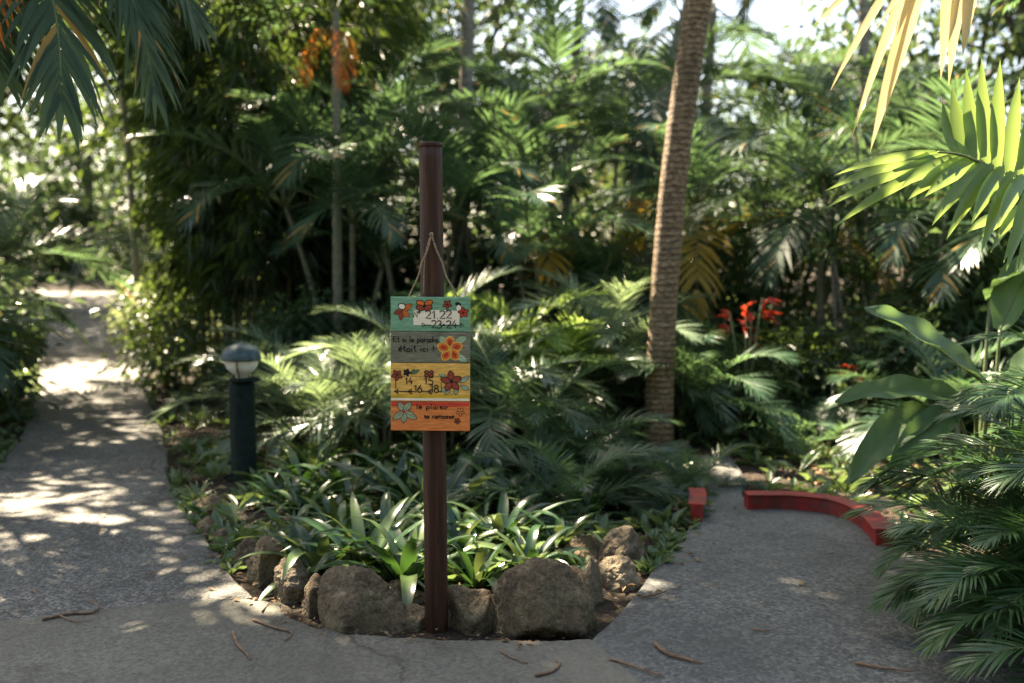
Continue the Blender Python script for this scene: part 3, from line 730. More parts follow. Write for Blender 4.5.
# band 2
ink = Ink(1)
for t in ((560, 500, 515, 435), (640, 490, 742, 440), (650, 590, 745, 650)): leafp(ink, *z3(*t[:2]), *z3(*t[2:]), 6.5, 'p_leaf', 'p_leaf2')
flower(ink, *z3(600, 545), 12.2, 5, 'p_petal', 'p_gold', rot=R(-92), centre='p_gold', w=.74, ed=1.3, point=.1, inner='p_petal3')
ink.build('painted_flower', planks[1])
ink = Ink(2); write(ink, 'Et si le paradis', *[z3(x, 0)[0] for x in (112, 500)], z3(0, 486)[1], 5.6, SW * .9, wr)
write(ink, 'était ici !', *[z3(x, 0)[0] for x in (160, 470)], z3(0, 565)[1], 6.2, SW, wr)
ink.build('lettering', planks[1])
# band 3
ink = Ink(0); a = z4(0, 292)[1]; b = z4(0, 322)[1]
ink.poly([B(391.4, a + .5), B(430, a), B(469.6, a + .4), B(469.6, b), B(440, b + .3), B(391.4, b)], 'p_ochre')
a = z4(0, 326)[1]; b = z4(0, 346)[1]; ink.poly([B(391.4, a), B(469.6, a), B(469.6, b), B(391.4, b)], 'p_cream')
ink.build('painted_stripe', planks[2])
ink = Ink(1)
flower(ink, *z4(147, 130), 5.6, 5, 'p_petal2', rot=.4, ed=.9); flower(ink, *z4(232, 106), 3.6, 5, 'p_black'); leafp(ink, *z4(262, 118), *z4(340, 84), 3.4, 'p_leaf2'); leafp(ink, *z4(270, 110), *z4(295, 82), 2.6, 'p_leaf2')
for (tx, ty) in ((400, 102), (442, 102), (402, 130), (440, 130)): ink.poly(ell(*z4(tx, ty), 5.2, 4.2, 0), 'p_black'); ink.poly(ell(*z4(tx, ty), 3.4, 2.6, 0), 'p_petal2')
for t in ((590, 170, 505, 118), (690, 190, 765, 130), (690, 215, 762, 250), (655, 225, 650, 295), (600, 235, 560, 292), (580, 240, 525, 262)): leafp(ink, *z4(*t[:2]), *z4(*t[2:]), 4.4, 'p_leaf')
flower(ink, *z4(612, 180), 10.4, 5, 'p_petal2', rot=R(-95), w=.6, ed=1.1)
ink.build('painted_flower', planks[2])
ink = Ink(2); write(ink, '14', *[z4(x, 0)[0] for x in (215, 285)], z4(0, 205)[1], 6.8, SW, wr); write(ink, '15', *[z4(x, 0)[0] for x in (375, 462)], z4(0, 208)[1], 7.2, SW, wr)
write(ink, '16', *[z4(x, 0)[0] for x in (292, 365)], z4(0, 276)[1], 7.4, SW, wr); write(ink, '18', *[z4(x, 0)[0] for x in (430, 508)], z4(0, 278)[1], 8, SW, wr)
ink.line([B(*z4(130, 268)), B(*z4(300, 268))], SW * .8); ink.line([B(*z4(360, 268)), B(*z4(440, 268))], SW * .8); ink.line([B(*z4(505, 268)), B(*z4(530, 268))], SW * .8)
for x in range(190, 515, 36): ink.line([B(*z4(x, 136)), B(*z4(x + 26, 137))], SW * .5)
ink.line([B(*z4(135, 175)), B(*z4(137, 245))], SW * .6); ink.line([B(*z4(526, 190)), B(*z4(527, 275))], SW * .6)
for x in (124, 240, 408): ink.line([B(*z4(x + 34, 248)), B(*z4(x, 268)), B(*z4(x + 36, 290))], SW); ink.line([B(*z4(x + 34, 248)), B(*z4(x + 26, 268)), B(*z4(x + 36, 290))], SW * .6)
ink.build('lettering', planks[2])
# band 4
ink = Ink(0); a = z4(0, 358)[1]; b = z4(0, 392)[1]
ink.poly([B(391.4, a), B(469.6, a), B(469.6, b), B(452, b + 1), B(430, b - .6), B(405, b + .8), B(391.4, b + .4)], 'p_red'); ink.build('painted_stripe', planks[3])
ink = Ink(1)
for (tx, ty) in ((162, 362), (268, 362), (318, 505), (205, 540), (112, 512)): a = z4(205, 440); leafp(ink, *a, *z4(tx, ty), 6.6, 'p_petal4', ed=1.0)
ink.poly(ell(*z4(205, 442), 3.4, 3.4, 0), 'p_petal3')
ink.build('painted_flower', planks[3]); ink = Ink(1)
flower(ink, *z4(690, 440), 4.2, 5, 'p_orange', rot=.3, ed=.8, centre='p_orange'); ink.build('painted_flower', planks[3]); ink = Ink(1); flower(ink, *z4(664, 520), 3.2, 5, 'p_petal2', rot=.2, ed=.8)
ink.build('painted_flower', planks[3])
ink = Ink(2); write(ink, 'le plaisir', *[z4(x, 0)[0] for x in (312, 590)], z4(0, 418)[1], 5.0, SW * .9, wr)
write(ink, 'se ramasse', *[z4(x, 0)[0] for x in (378, 640)], z4(0, 498)[1], 5.0, SW * .9, wr)
ink.build('lettering', planks[3])
# cord
mb = MB(); ap = nail - sc0 + V((0, -0.022, 0.006))
for px in (408.6, 457):
    x, z = B(px, 299); e = V((x, 0.0, z))
    P = [e - V((0, 0, 0.004)), e + V((0, -0.002, 0.006))] + [e.lerp(ap, t) + V((0.003 * math.sin(t * 17 + px), 0, -0.010 * math.sin(PI * t) + .0015 * math.sin(t * 29))) for t in (0.2, 0.4, 0.6, 0.8)] + [ap]
    mb.tube(cr(P, 24), [0.0030 * (1 + 0.12 * (i % 2)) for i in range(25)], 7)
mb.tube(cr([ap, ap + V((-0.012, 0.0, -0.03)), ap + V((-0.026, 0.004, -0.10)), ap + V((-0.029, 0.004, -0.215))], 14), 0.0018, 6)
mb.lathe([(.002, -.008), (.0065, -.005), (.0075, 0), (.0065, .005), (.002, .008)], ap, 10)
mb.build('cord', M['cord'], sign)

# ------------------------------------------------------------------ bollard lamp
BY = 6.35; bp = foot(241, BY); k = BY / FPX
lamp = thing('bollard_lamp', 'dark green bollard lamp with a cream globe and a domed cap beside the left path', 'lamp', (bp.x, bp.y, 0))
zt = at(241, 383, BY).z; r = 12.8 * k
mb = MB(); mb.lathe([(r * 1.12, -0.05), (r * 1.12, 0.02), (r, 0.03), (r, zt - 0.012), (r * .97, zt - 0.004), (r * .9, zt)], sides=36); mb.build('post', M['lamp_metal'], lamp)
mb = MB(); mb.lathe([(r * 1.55, -.03), (r * 1.55, .012), (r * 1.5, .018), (r * 1.14, .0185)], sides=32, capt=False)
for q in range(4): mb.lathe([(.009, .0186), (.009, .028), (.004, .031)], (math.cos(q * PI / 2 + .7) * r * 1.34, math.sin(q * PI / 2 + .7) * r * 1.34, 0), 8)
mb.build('base_plate', M['lamp_metal'], lamp)
mb = MB(); zg = at(241, 360, BY).z; rg = 16.6 * k
mb.lathe([(r * .8, zt - .002), (r * .8, zt + 0.012)], sides=30)
mb.lathe([(r * 1.14, zt + 0.0125), (r * 1.2, zt + 0.016), (r * 1.2, zt + 0.028), (r * 1.1, zt + 0.033)], (0.018, 0, 0), 30); mb.build('collar', M['lamp_metal'], lamp)
mb = MB(); prof = []
zb = zt + 0.034
for i in range(15):
    a = -PI / 2 + PI * 0.62 * i / 14 + 0.42; prof.append((rg * math.cos(a), zg + rg * .98 * math.sin(a)))
prof = [p for p in prof if p[1] > zb - 0.0]
prof = [(prof[0][0] * .95, zb)] + prof
mb.lathe(prof, sides=36); mb.build('globe', M['globe'], lamp)
mb = MB(); rd = 19.8 * k; z0 = at(241, 359, BY).z; hd = 14.5 * k
mb.lathe([(rd * .93, z0 + .002), (rd, z0 - .006), (rd * 1.01, z0 + .004)] + [(rd * math.cos(R(a)) * .985, z0 + 0.012 + hd * math.sin(R(a))) for a in range(4, 87, 6)] + [(0.012, z0 + .012 + hd)], sides=40)
mb.build('dome', M['lamp_cap'], lamp)
mb = MB()
for s in range(3):
    a = R(-90 + 120 * s); P = []
    for i in range(9):
        b_ = R(-52 + 62 * i / 8); P.append(V((math.cos(a) * (rg + .006) * math.cos(b_), math.sin(a) * (rg + .006) * math.cos(b_), zg + (rg + .006) * math.sin(b_))))
    P = [q for q in P if q.z > zb]
    mb.tube([V((P[0].x, P[0].y, zt + .03))] + P, 0.0045, 6)
mb.build('cage', M['lamp_metal'], lamp)

# ------------------------------------------------------------------ ringed palm in the bed
TY = 7.3
tp = [at(659, 452, TY), at(659.5, 400, TY), at(662, 330, TY), at(667.5, 250, TY), at(676, 160, TY), at(688, 70, TY), at(699, 0, TY), at(716, -110, TY), at(735, -240, TY), at(748, -340, TY)]
tb = V((tp[0].x, TY, 0)); tp[0].z = -0.05
tree = thing('palm_tree', 'single palm trunk with brown leaf scar rings leaning right out of the planted bed', 'palm tree', tb)
C_ = cr([p - tb for p in tp], 300); mb = MB(); rnd = random.Random(8); sides = 22; rr0 = 13.6 * TY / FPX; prev = None
acc = 0; ring = 0; per = 0.044
for i, p in enumerate(C_):
    t = i / 300; acc += 1
    ph = (p.z / per); fr = ph - int(ph); bump = 0.97 + 0.035 * (1 - fr) ** 0.7 if p.z > 0 else 1.0
    rad = rr0 * (1.06 - 0.16 * t) * (1 + 0.08 * math.exp(-p.z / 0.25)) * bump
    T = nrm(C_[min(i + 1, 300)] - C_[max(0, i - 1)]); u = nrm(V((1, 0, 0)) - T * T.x); w = T.cross(u)
    for s in range(sides):
        a = 2 * PI * s / sides; j = 1 + 0.030 * noise.noise(V((math.cos(a) * 2, math.sin(a) * 2, p.z * 16))) + 0.02 * noise.noise(V((math.cos(a) * 5, math.sin(a) * 5, p.z * 50)))
        wob = V((0, 0, 0.012 * noise.noise(V((math.cos(a), math.sin(a), p.z * 3)))))
        mb.v.append(tuple(p + wob + (u * math.cos(a) + w * math.sin(a)) * rad * j))
for i in range(300):
    for s in range(sides): s2 = (s + 1) % sides; mb.face([i * sides + s, i * sides + s2, (i + 1) * sides + s2, (i + 1) * sides + s])
mb.build('trunk', M['trunk'], tree)
put_fronds(tree, LIB['big'], C_[-1], 16, Rnd(21), 1.0, 0.0, 1.0)

# ------------------------------------------------------------------ rosette plants (strap leaves)
def rosette_mesh(name, n, L, W, mats, seed, e_in=80, e_out=18, drop=55, fold=0.35, pale=0.2, prof=STRAP):
    rnd = random.Random(seed); mb = MB()
    for i in range(n):
        t = (i + .5) / n; az = i * 2.399963 + rnd.uniform(-.25, .25); e0 = R(e_in + (e_out - e_in) * t ** .8 + rnd.uniform(-8, 8)); e1 = e0 - R(drop * rnd.uniform(.5, 1.35))
        l = L * (0.62 + .38 * math.sin(PI * (0.25 + .6 * t))) * rnd.uniform(.8, 1.15); ns = len(prof) - 1
        pts, tan = arch(l, e0, e1, ns, 1.5, rnd.uniform(-.35, .35)); q = Matrix.Rotation(az, 3, 'Z'); tw = rnd.uniform(-.35, .35); rows = []
        mat = 1 if rnd.random() < pale else 0; o = V((math.cos(az), math.sin(az), 0)) * 0.02
        for k, pr in enumerate(prof):
            T = tan[k]; S = nrm(V((0, 0, 1)).cross(T)); N2 = T.cross(S); S = S * math.cos(tw * k / ns) + N2 * math.sin(tw * k / ns); N2 = T.cross(S); h = W * .5 * pr * (.85 + .3 * (l / L - .8)); P = pts[k]
            if pr == 0: rows.append([q @ P + o])
            else:
                f = fold * (1 - .6 * k / ns)
                rows.append([q @ (P - S * h + N2 * f * h) + o, q @ (P - S * h * .5 + N2 * f * h * .35) + o, q @ P + o, q @ (P + S * h * .5 + N2 * f * h * .35) + o, q @ (P + S * h + N2 * f * h) + o])
        mb.strip(rows, mat)
    return mb.data(name, mats)
BR = [rosette_mesh('foliage', 24, .40, .060, [M['brom'], M['brom_light']], 31, drop=95, e_in=72, e_out=8), rosette_mesh('foliage', 26, .38, .052, [M['brom'], M['brom_light']], 32, drop=85, e_in=74),
      rosette_mesh('foliage', 20, .44, .066, [M['brom_light'], M['brom']], 33, drop=90, e_in=72, pale=.45), rosette_mesh('foliage', 24, .36, .050, [M['brom'], M['brom_light']], 34, drop=90, e_out=5, pale=.4)]
SPID = [rosette_mesh('foliage', 46, .34, .014, [M['grass'], M['brom_light']], 35, e_in=88, e_out=25, drop=95, pale=.15), rosette_mesh('foliage', 40, .28, .017, [M['grass'], M['brom_light']], 36, e_in=85, e_out=15, drop=85, pale=.3)]
DRA = [rosette_mesh('leaf_tuft', 44, .46, .022, [M['brom'], M['areca']], 37, e_in=85, e_out=-35, drop=45, fold=.25)]

def rosette(px, py, sc, lib, label, i, group, name='rosette_plant', cat='plant', lift=0.0):
    g = G(px, py); o = link(name, lib[i % len(lib)], None, (g.x, g.y, g.z + lift), (R(6 * math.sin(i * 7)), R(6 * math.cos(i * 5)), i * 1.3), sc)
    return tag(o, label, cat, group)
gb = 'strap leaved plants in the stone edged bed'
for i, t in enumerate([
 (322, 576, 0.95, 'broad leaved rosette plant behind the pale topped stones at the left'),
 (366, 574, 1.0, 'rosette plant spreading directly behind the ramp shaped boulder'),
 (404, 584, 1.05, 'dark rosette plant with one bent leaf just left of the post foot'),
 (476, 588, 0.85, 'bright green rosette just right of the post above the square stone'),
 (528, 574, 0.8, 'rosette plant behind the large rounded mossy boulder'),
 (300, 520, 0.85, 'spiky rosette left of the row under the dark fronds near the lamp'),
 (345, 505, 1.0, 'mid green rosette in the middle of the bed left of the sign'),
 (395, 505, 1.1, 'tall rosette with brownish leaf tips below the left edge of the sign'),
 (452, 515, 1.15, 'large pale rosette with yellow green leaves directly below the sign'),
 (500, 512, 1.05, 'pale arching rosette right of the post below the sign corner'),
 (276, 505, 0.55, 'small rosette beside the foot of the bollard lamp'),
 (425, 470, 1.0, 'rosette deep in the bed hidden behind the post'),
 (370, 470, 0.95, 'rosette deep in the bed under the feathery pale fronds'),
 (310, 475, 0.9, 'rosette with narrow leaves right of the bollard lamp'),
 (545, 500, 0.8, 'dark rosette under the feathery palms right of the sign'),
 (340, 548, .85, 'rosette in the second row behind the ramp shaped boulder'), (388, 546, .9, 'rosette in the second row just left of the post'), (455, 556, .85, 'rosette half hidden behind the post foot on its right'), (500, 545, .85, 'rosette in the second row right of the post'),
 (296, 562, .7, 'small rosette tucked behind the narrow dark stone'), (560, 548, .75, 'small rosette behind the pointed yellowish stone'), (428, 522, 1.0, 'rosette in the third row straight behind the post'), (300, 490, .85, 'rosette in shade between lamp and sign'), (590, 520, .7, 'small rosette near the tall pale grey stone'), (335, 530, .8, 'rosette crowding the left part of the bed'),
]): rosette(t[0], t[1], t[2] * 1.15, BR, t[3], i + (2 if i in (8, 9) else 0), gb)
gs = 'grassy tufts along the left path'
for i, t in enumerate([
 (195, 505, .85, 'grassy tuft over the low dark stone by the left path'), (214, 505, .55, 'grassy tuft just left of the bollard lamp foot'), (212, 470, .9, 'grassy tuft on the path edge left of the lamp post'),
 (258, 540, .6, 'grassy tuft behind the small dark stone'), (188, 455, .95, 'pale grassy tuft leaning over the path edge beyond the lamp'), (275, 545, .7, 'short grassy tuft behind the upright left stone'),
 (200, 425, 1.0, 'far grassy tuft by the path behind the lamp'), (232, 440, 1.0, 'grassy tuft behind the lamp post'), (285, 440, 1.1, 'long leaved grassy tuft right of the lamp globe'), (182, 482, .7, 'low grassy tuft sprawling on the path edge'),
 (236, 522, .4, 'grassy tuft in front of the bollard lamp foot'), (322, 440, 1.0, 'grassy tuft under the pale feathery palms')]):
    rosette(t[0], t[1], t[2] * .68, SPID, t[3], i, gs, 'grassy_plant')

# ------------------------------------------------------------------ feathery palms in the bed
gp = 'feathery palms in the planted bed'
def bedpalm(px, Y, h, stems, nfr, lib, seed, label, sc=1.0, group=gp, spread=.12, **kw):
    return palm('feathery_palm', label, 'palm', foot(px, Y), h, stems, nfr, lib, seed, sc, r=.012, spread=spread, lean=.15, group=group, **kw)
bedpalm(565, 5.5, .06, 2, 10, 'bed', 41, 'dark feathery palm arching behind the stones right of the sign', .74)
bedpalm(604, 5.8, .04, 2, 10, 'bed', 42, 'dark feathery palm in front of the ringed palm trunk', .5)
bedpalm(575, 6.4, .10, 3, 8, 'bed', 43, 'feathery palm left of the ringed palm trunk', .8)
bedpalm(684, 6.0, .05, 2, 8, 'bed', 44, 'feathery palm with fronds reaching over the footpath by the red stub', .55)
bedpalm(515, 6.6, .42, 2, 9, 'bed', 45, 'feathery palm right behind the painted sign', 1.0)
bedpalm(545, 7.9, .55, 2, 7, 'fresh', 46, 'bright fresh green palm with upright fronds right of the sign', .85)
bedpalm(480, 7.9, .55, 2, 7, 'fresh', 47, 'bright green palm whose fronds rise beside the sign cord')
bedpalm(615, 8.4, .5, 2, 9, 'sheen_pale', 48, 'pale sunlit feathery palm behind the bright green fronds', 1.2)
bedpalm(440, 7.4, .5, 2, 8, 'sheen_pale', 49, 'feathery palm deep in the bed just left of the post', 1.1)
bedpalm(385, 7.2, .35, 2, 9, 'sheen_pale', 50, 'pale feathery palm left of the sign board', .95)
bedpalm(325, 7.3, .25, 2, 9, 'sheen_pale', 51, 'pale feathery palm right of the bollard lamp', .85)
bedpalm(290, 8.2, .3, 2, 8, 'sheen_pale', 52, 'feathery palm behind the bollard lamp globe', 1.0)
bedpalm(592, 7.9, .6, 2, 8, 'sheen_pale', 54, 'tall pale feathery palm between the bright green fronds and the ringed trunk', .95)
bedpalm(690, 7.8, .3, 2, 8, 'bed', 53, 'feathery palm right behind the ringed palm trunk', 1.15)

# ------------------------------------------------------------------ right foreground palms
gr_ = 'dark feathery palms at the right edge'
def fernpalm(x, y, h, stems, nfr, seed, label, sc=1.0, lo=0.0):
    return palm('parlour_palm', label, 'palm', V((x, y, 0)), h, stems, nfr, 'fern', seed, sc, r=.010, spread=.16, lean=.2, group=gr_, lo=lo)
fernpalm(1.99, 3.62, .26, 3, 13, 61, 'dark glossy palm drooping over the footpath edge, lowest in the right corner', .88, .2)
fernpalm(2.30, 4.05, .48, 3, 12, 62, 'dark feathery palm rising behind the drooping palm in the right corner', .9, .2)
fernpalm(2.35, 3.65, .62, 3, 9, 63, 'feathery palm cut by the right edge of the picture', 1.0)
fernpalm(2.85, 4.5, .75, 3, 8, 64, 'tall feathery palm beside the paddle leaved plant', .9, .2)

fernpalm(2.04, 3.22, .14, 3, 12, 65, 'low dark palm filling the bottom right corner of the picture', .85)
# paddle leaves
def paddle(mb, base, tip, W, rise, rnd, n=60, m=12, pet=None, wave=.01, roll=38):
    base, tip = V(base), V(tip); mid = base.lerp(tip, .5) + V((0, 0, rise)); rows = []
    P = []
    for i in range(n + 1):
        t = i / n; P.append(base * (1 - t) ** 2 + mid * (2 * t * (1 - t)) + tip * t * t)
    for i in range(n + 1):
        t = i / n; T = nrm(P[min(i + 1, n)] - P[max(i - 1, 0)]); S = nrm(T.cross(V((0, 0, 1)))); N2 = S.cross(T); ro = R(roll) * (1 if S.y > 0 else -1); S, N2 = S * math.cos(ro) + N2 * math.sin(ro), N2 * math.cos(ro) - S * math.sin(ro)
        w = W * .5 * (math.sin(PI * min(1, (t + .03) * .97)) ** .62) * (1 - .25 * t)
        if i == n: rows.append([P[i]]); continue
        w = max(w, .004)
        rows.append([P[i] + S * (w * q) + N2 * (abs(q) ** 1.5 * w * .38 + wave * math.sin(t * 21 + q * 3) * abs(q) + .0011 * math.sin(t * 150 - abs(q) * 9 * (W / .2)) * min(1, abs(q) * 5)) for q in [2 * j / m - 1 for j in range(m + 1)]])
    mb.strip(rows, 0)
    mb.tube([p - V((0, 0, .004)) for p in P[:-1]], [.007 * (1 - .8 * i / n) for i in range(n)], 6, 1)
    if pet is not None: mb.tube(cr([V(pet), V(pet).lerp(base, .6) + V((0, 0, .05)), base], 10), [.014 - .006 * i / 10 for i in range(11)], 7, 1)
hb = foot(985, 5.2); hel = thing('paddle_leaf_plant', 'plant with large smooth paddle shaped leaves behind the feathery palms at right', 'plant', hb)
rnd = random.Random(4)
for (b0, t0, Y0, Y1, W, rise) in [((990, 388), (864, 308), 4.7, 4.45, .24, .06), ((975, 405), (834, 402), 4.6, 4.35, .16, .12), ((938, 412), (848, 484), 4.5, 4.3, .19, .14), ((958, 414), (888, 480), 4.5, 4.25, .17, .12),
                                  ((1000, 330), (1050, 250), 5.2, 5.2, .26, .12), ((1010, 390), (1080, 340), 5.0, 4.8, .26, .12), ((990, 300), (1035, 270), 5.4, 5.0, .24, .1)]:
    mb = MB(); paddle(mb, at(*b0, Y0) - hb, at(*t0, Y1) - hb, W, rise, rnd, pet=V((rnd.uniform(-.06, .06), rnd.uniform(-.06, .06), 0)))
    mb.build('leaf', [M['paddle'], M['stalk']], hel)

# broad leaflet palm at the right edge: trunk outside the frame, fronds hanging in
pr = V((3.1, 4.6, 0)); bpalm = thing('broad_leaf_palm', 'palm at the right edge with large bright backlit fronds and yellowing hanging tips', 'palm', pr)
mb, top = cane_mesh(2.55, .06, .25, 2.5); mb.build('trunk', M['cane'], bpalm)
def handfrond(ribs, leaflets, W, mats, droop, fold=.3, rw=.011):
    mb = MB(); mb.tube(cr([p - pr for p in ribs], 20), [rw * (1 - .7 * i / 20) for i in range(21)], 7, 1)
    for (b0, t0, w, dr) in leaflets:
        b0, t0 = b0 - pr, t0 - pr; d = t0 - b0; L = d.length; d = nrm(d + V((0, 0, dr * .5)))
        side = nrm(d.cross(V((0.15, -1, 0.25)))); blade(mb, b0, d, side, L * 1.03, w, (.55, .9, 1, 1, .9, .66, .34, 0), dr, fold)
    return mb.build('frond', mats, bpalm)
Yf = 3.75
crown = pr + top
ribs = [crown, at(1130, 110, 4.3), at(1060, 160, 4.0), at(1018, 176, 3.9), at(965, 156, 3.75), at(938, 152, 3.7)]
lv = []
for (bx, by, tx, ty) in [(958, 154, 940, 108), (966, 156, 950, 90), (976, 159, 965, 72), (987, 163, 981, 62), (998, 167, 1000, 64), (1010, 172, 1020, 82), (1022, 176, 1042, 84), (1034, 174, 1062, 88)]:
    lv.append((at(bx, by, 3.8), at(tx, ty, 3.95), .062, .12))
for (bx, by, tx, ty, w) in [(936, 152, 842, 200, .035), (942, 153, 832, 214, .04), (948, 154, 834, 229, .042), (955, 155, 843, 246, .045), (962, 157, 905, 214, .055), (970, 158, 914, 224, .06), (978, 160, 930, 222, .06), (985, 162, 938, 246, .055),
                            (994, 165, 952, 258, .055), (1004, 168, 975, 246, .06), (1014, 172, 985, 270, .055), (1026, 176, 1000, 250, .06), (1040, 174, 1010, 285, .06)]:
    lv.append((at(bx, by, 3.8), at(tx, ty, 3.5), w, .28))
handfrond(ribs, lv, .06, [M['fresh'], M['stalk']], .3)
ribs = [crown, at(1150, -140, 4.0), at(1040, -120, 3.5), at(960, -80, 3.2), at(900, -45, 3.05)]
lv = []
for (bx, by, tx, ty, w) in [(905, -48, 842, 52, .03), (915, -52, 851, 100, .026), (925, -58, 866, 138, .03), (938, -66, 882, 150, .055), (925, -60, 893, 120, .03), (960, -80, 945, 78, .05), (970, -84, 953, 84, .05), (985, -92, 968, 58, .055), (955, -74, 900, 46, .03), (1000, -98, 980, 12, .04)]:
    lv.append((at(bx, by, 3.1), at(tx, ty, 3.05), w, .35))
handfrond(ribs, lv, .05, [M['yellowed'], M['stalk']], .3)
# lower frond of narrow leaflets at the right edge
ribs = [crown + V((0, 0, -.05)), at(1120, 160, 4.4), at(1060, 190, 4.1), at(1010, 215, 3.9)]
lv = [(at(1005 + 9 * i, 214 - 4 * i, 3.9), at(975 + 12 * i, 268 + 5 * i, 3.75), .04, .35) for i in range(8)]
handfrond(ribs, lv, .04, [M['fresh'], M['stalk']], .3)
put_fronds(bpalm, LIB['areca'], top, 7, Rnd(77), 1.15, .0, .9, az0=0.2, azr=1.6)

# left edge palms: fronds hanging into the frame
lp = foot(-75, 5.2); lpalm = thing('dark_palm', 'dark shaded palm at the left edge with fronds hanging in and one orange dead frond', 'palm', lp)
mb, top = cane_mesh(3.2, .07, .2, 0.4, sides=10); mb.build('trunk', M['pale_bark'], lpalm)
[link('frond', LIB['big'][k_], lpalm, top + V((0, 0, .06)), (t_, 0, a_), c_ * .86) for k_, a_, t_, c_ in ((6, -.62, .1, .80), (7, -.40, -.1, .80), (5, -.80, .05, .74), (6, -.22, .1, .72), (7, -1.0, 0, .80), (4, -.55, -.1, .66), (5, .1, .1, .66), (7, -.75, -.15, .9))]; put_fronds(lpalm, LIB['big'], top, 6, Rnd(80), .7, 0, .9, az0=2.9, azr=1.5)
[link('dead_frond', LIB['dead_long'][k_], lpalm, top, (t_, 0, a_), c_) for k_, t_, a_, c_ in ((0, .0, -1.10, .92), (1, .1, -1.22, .95))]

# ------------------------------------------------------------------ bamboo clump
def bamboo(label, px, Y, n, h, seed, spread, leaves, group=None):
    rnd = random.Random(seed); b = foot(px, Y); root = thing('bamboo_clump', label, 'bamboo', b, group); fol = MB()
    for i in range(n):
        a = i * 2.4; d = spread * math.sqrt((i + .5) / n); o = V((math.cos(a) * d, math.sin(a) * d, 0)); hh = h * rnd.uniform(.75, 1.1); lean = hh * rnd.uniform(.05, .22)
        mb = MB(); P = []; rr = []; m = int(hh / .16)
        for k in range(m + 1):
            t = k / m; q = o + V((math.cos(a) * lean * t ** 2.2, math.sin(a) * lean * t ** 2.2, hh * t - hh * .06 * t ** 6)); P.append(q); rr.append((.018 if k % 2 else .021) * (1 - .75 * t ** 1.6))
        mb.tube(P, rr, 7); mb.build('culm', M['culm'], root)
        for k in range(leaves):
            t = rnd.uniform(.14, 1) ** .85; q = P[int(t * m)]; da = a + rnd.gauss(0, 1.0); out_ = V((math.cos(da), math.sin(da), rnd.uniform(-.1, .5)))
            tw = q + out_ * rnd.uniform(.10, .55); fol.tube([q, q.lerp(tw, .5) + V((0, 0, .04)), tw], [.004, .003, .0015], 3, 1, cap=False)
            for _ in range(9):
                s = q.lerp(tw, rnd.uniform(.3, 1.05)); dd = nrm(out_ * .55 + rdir(rnd) * .45 + V((0, 0, -.75)))
                leafquad(fol, s, dd, nrm(V((0, 0, 1)) + rdir(rnd) * .6), rnd.uniform(.18, .34), rnd.uniform(.020, .032))
    fol.build('foliage', [M['bamboo'], M['culm']], root); return root
bamboo('tall dark bamboo clump beside the left path behind the lamp', 258, 11.4, 24, 5.4, 91, .75, 90)
bamboo('second bamboo clump behind and right of the tall one', 322, 13.2, 9, 5.8, 92, .6, 95)

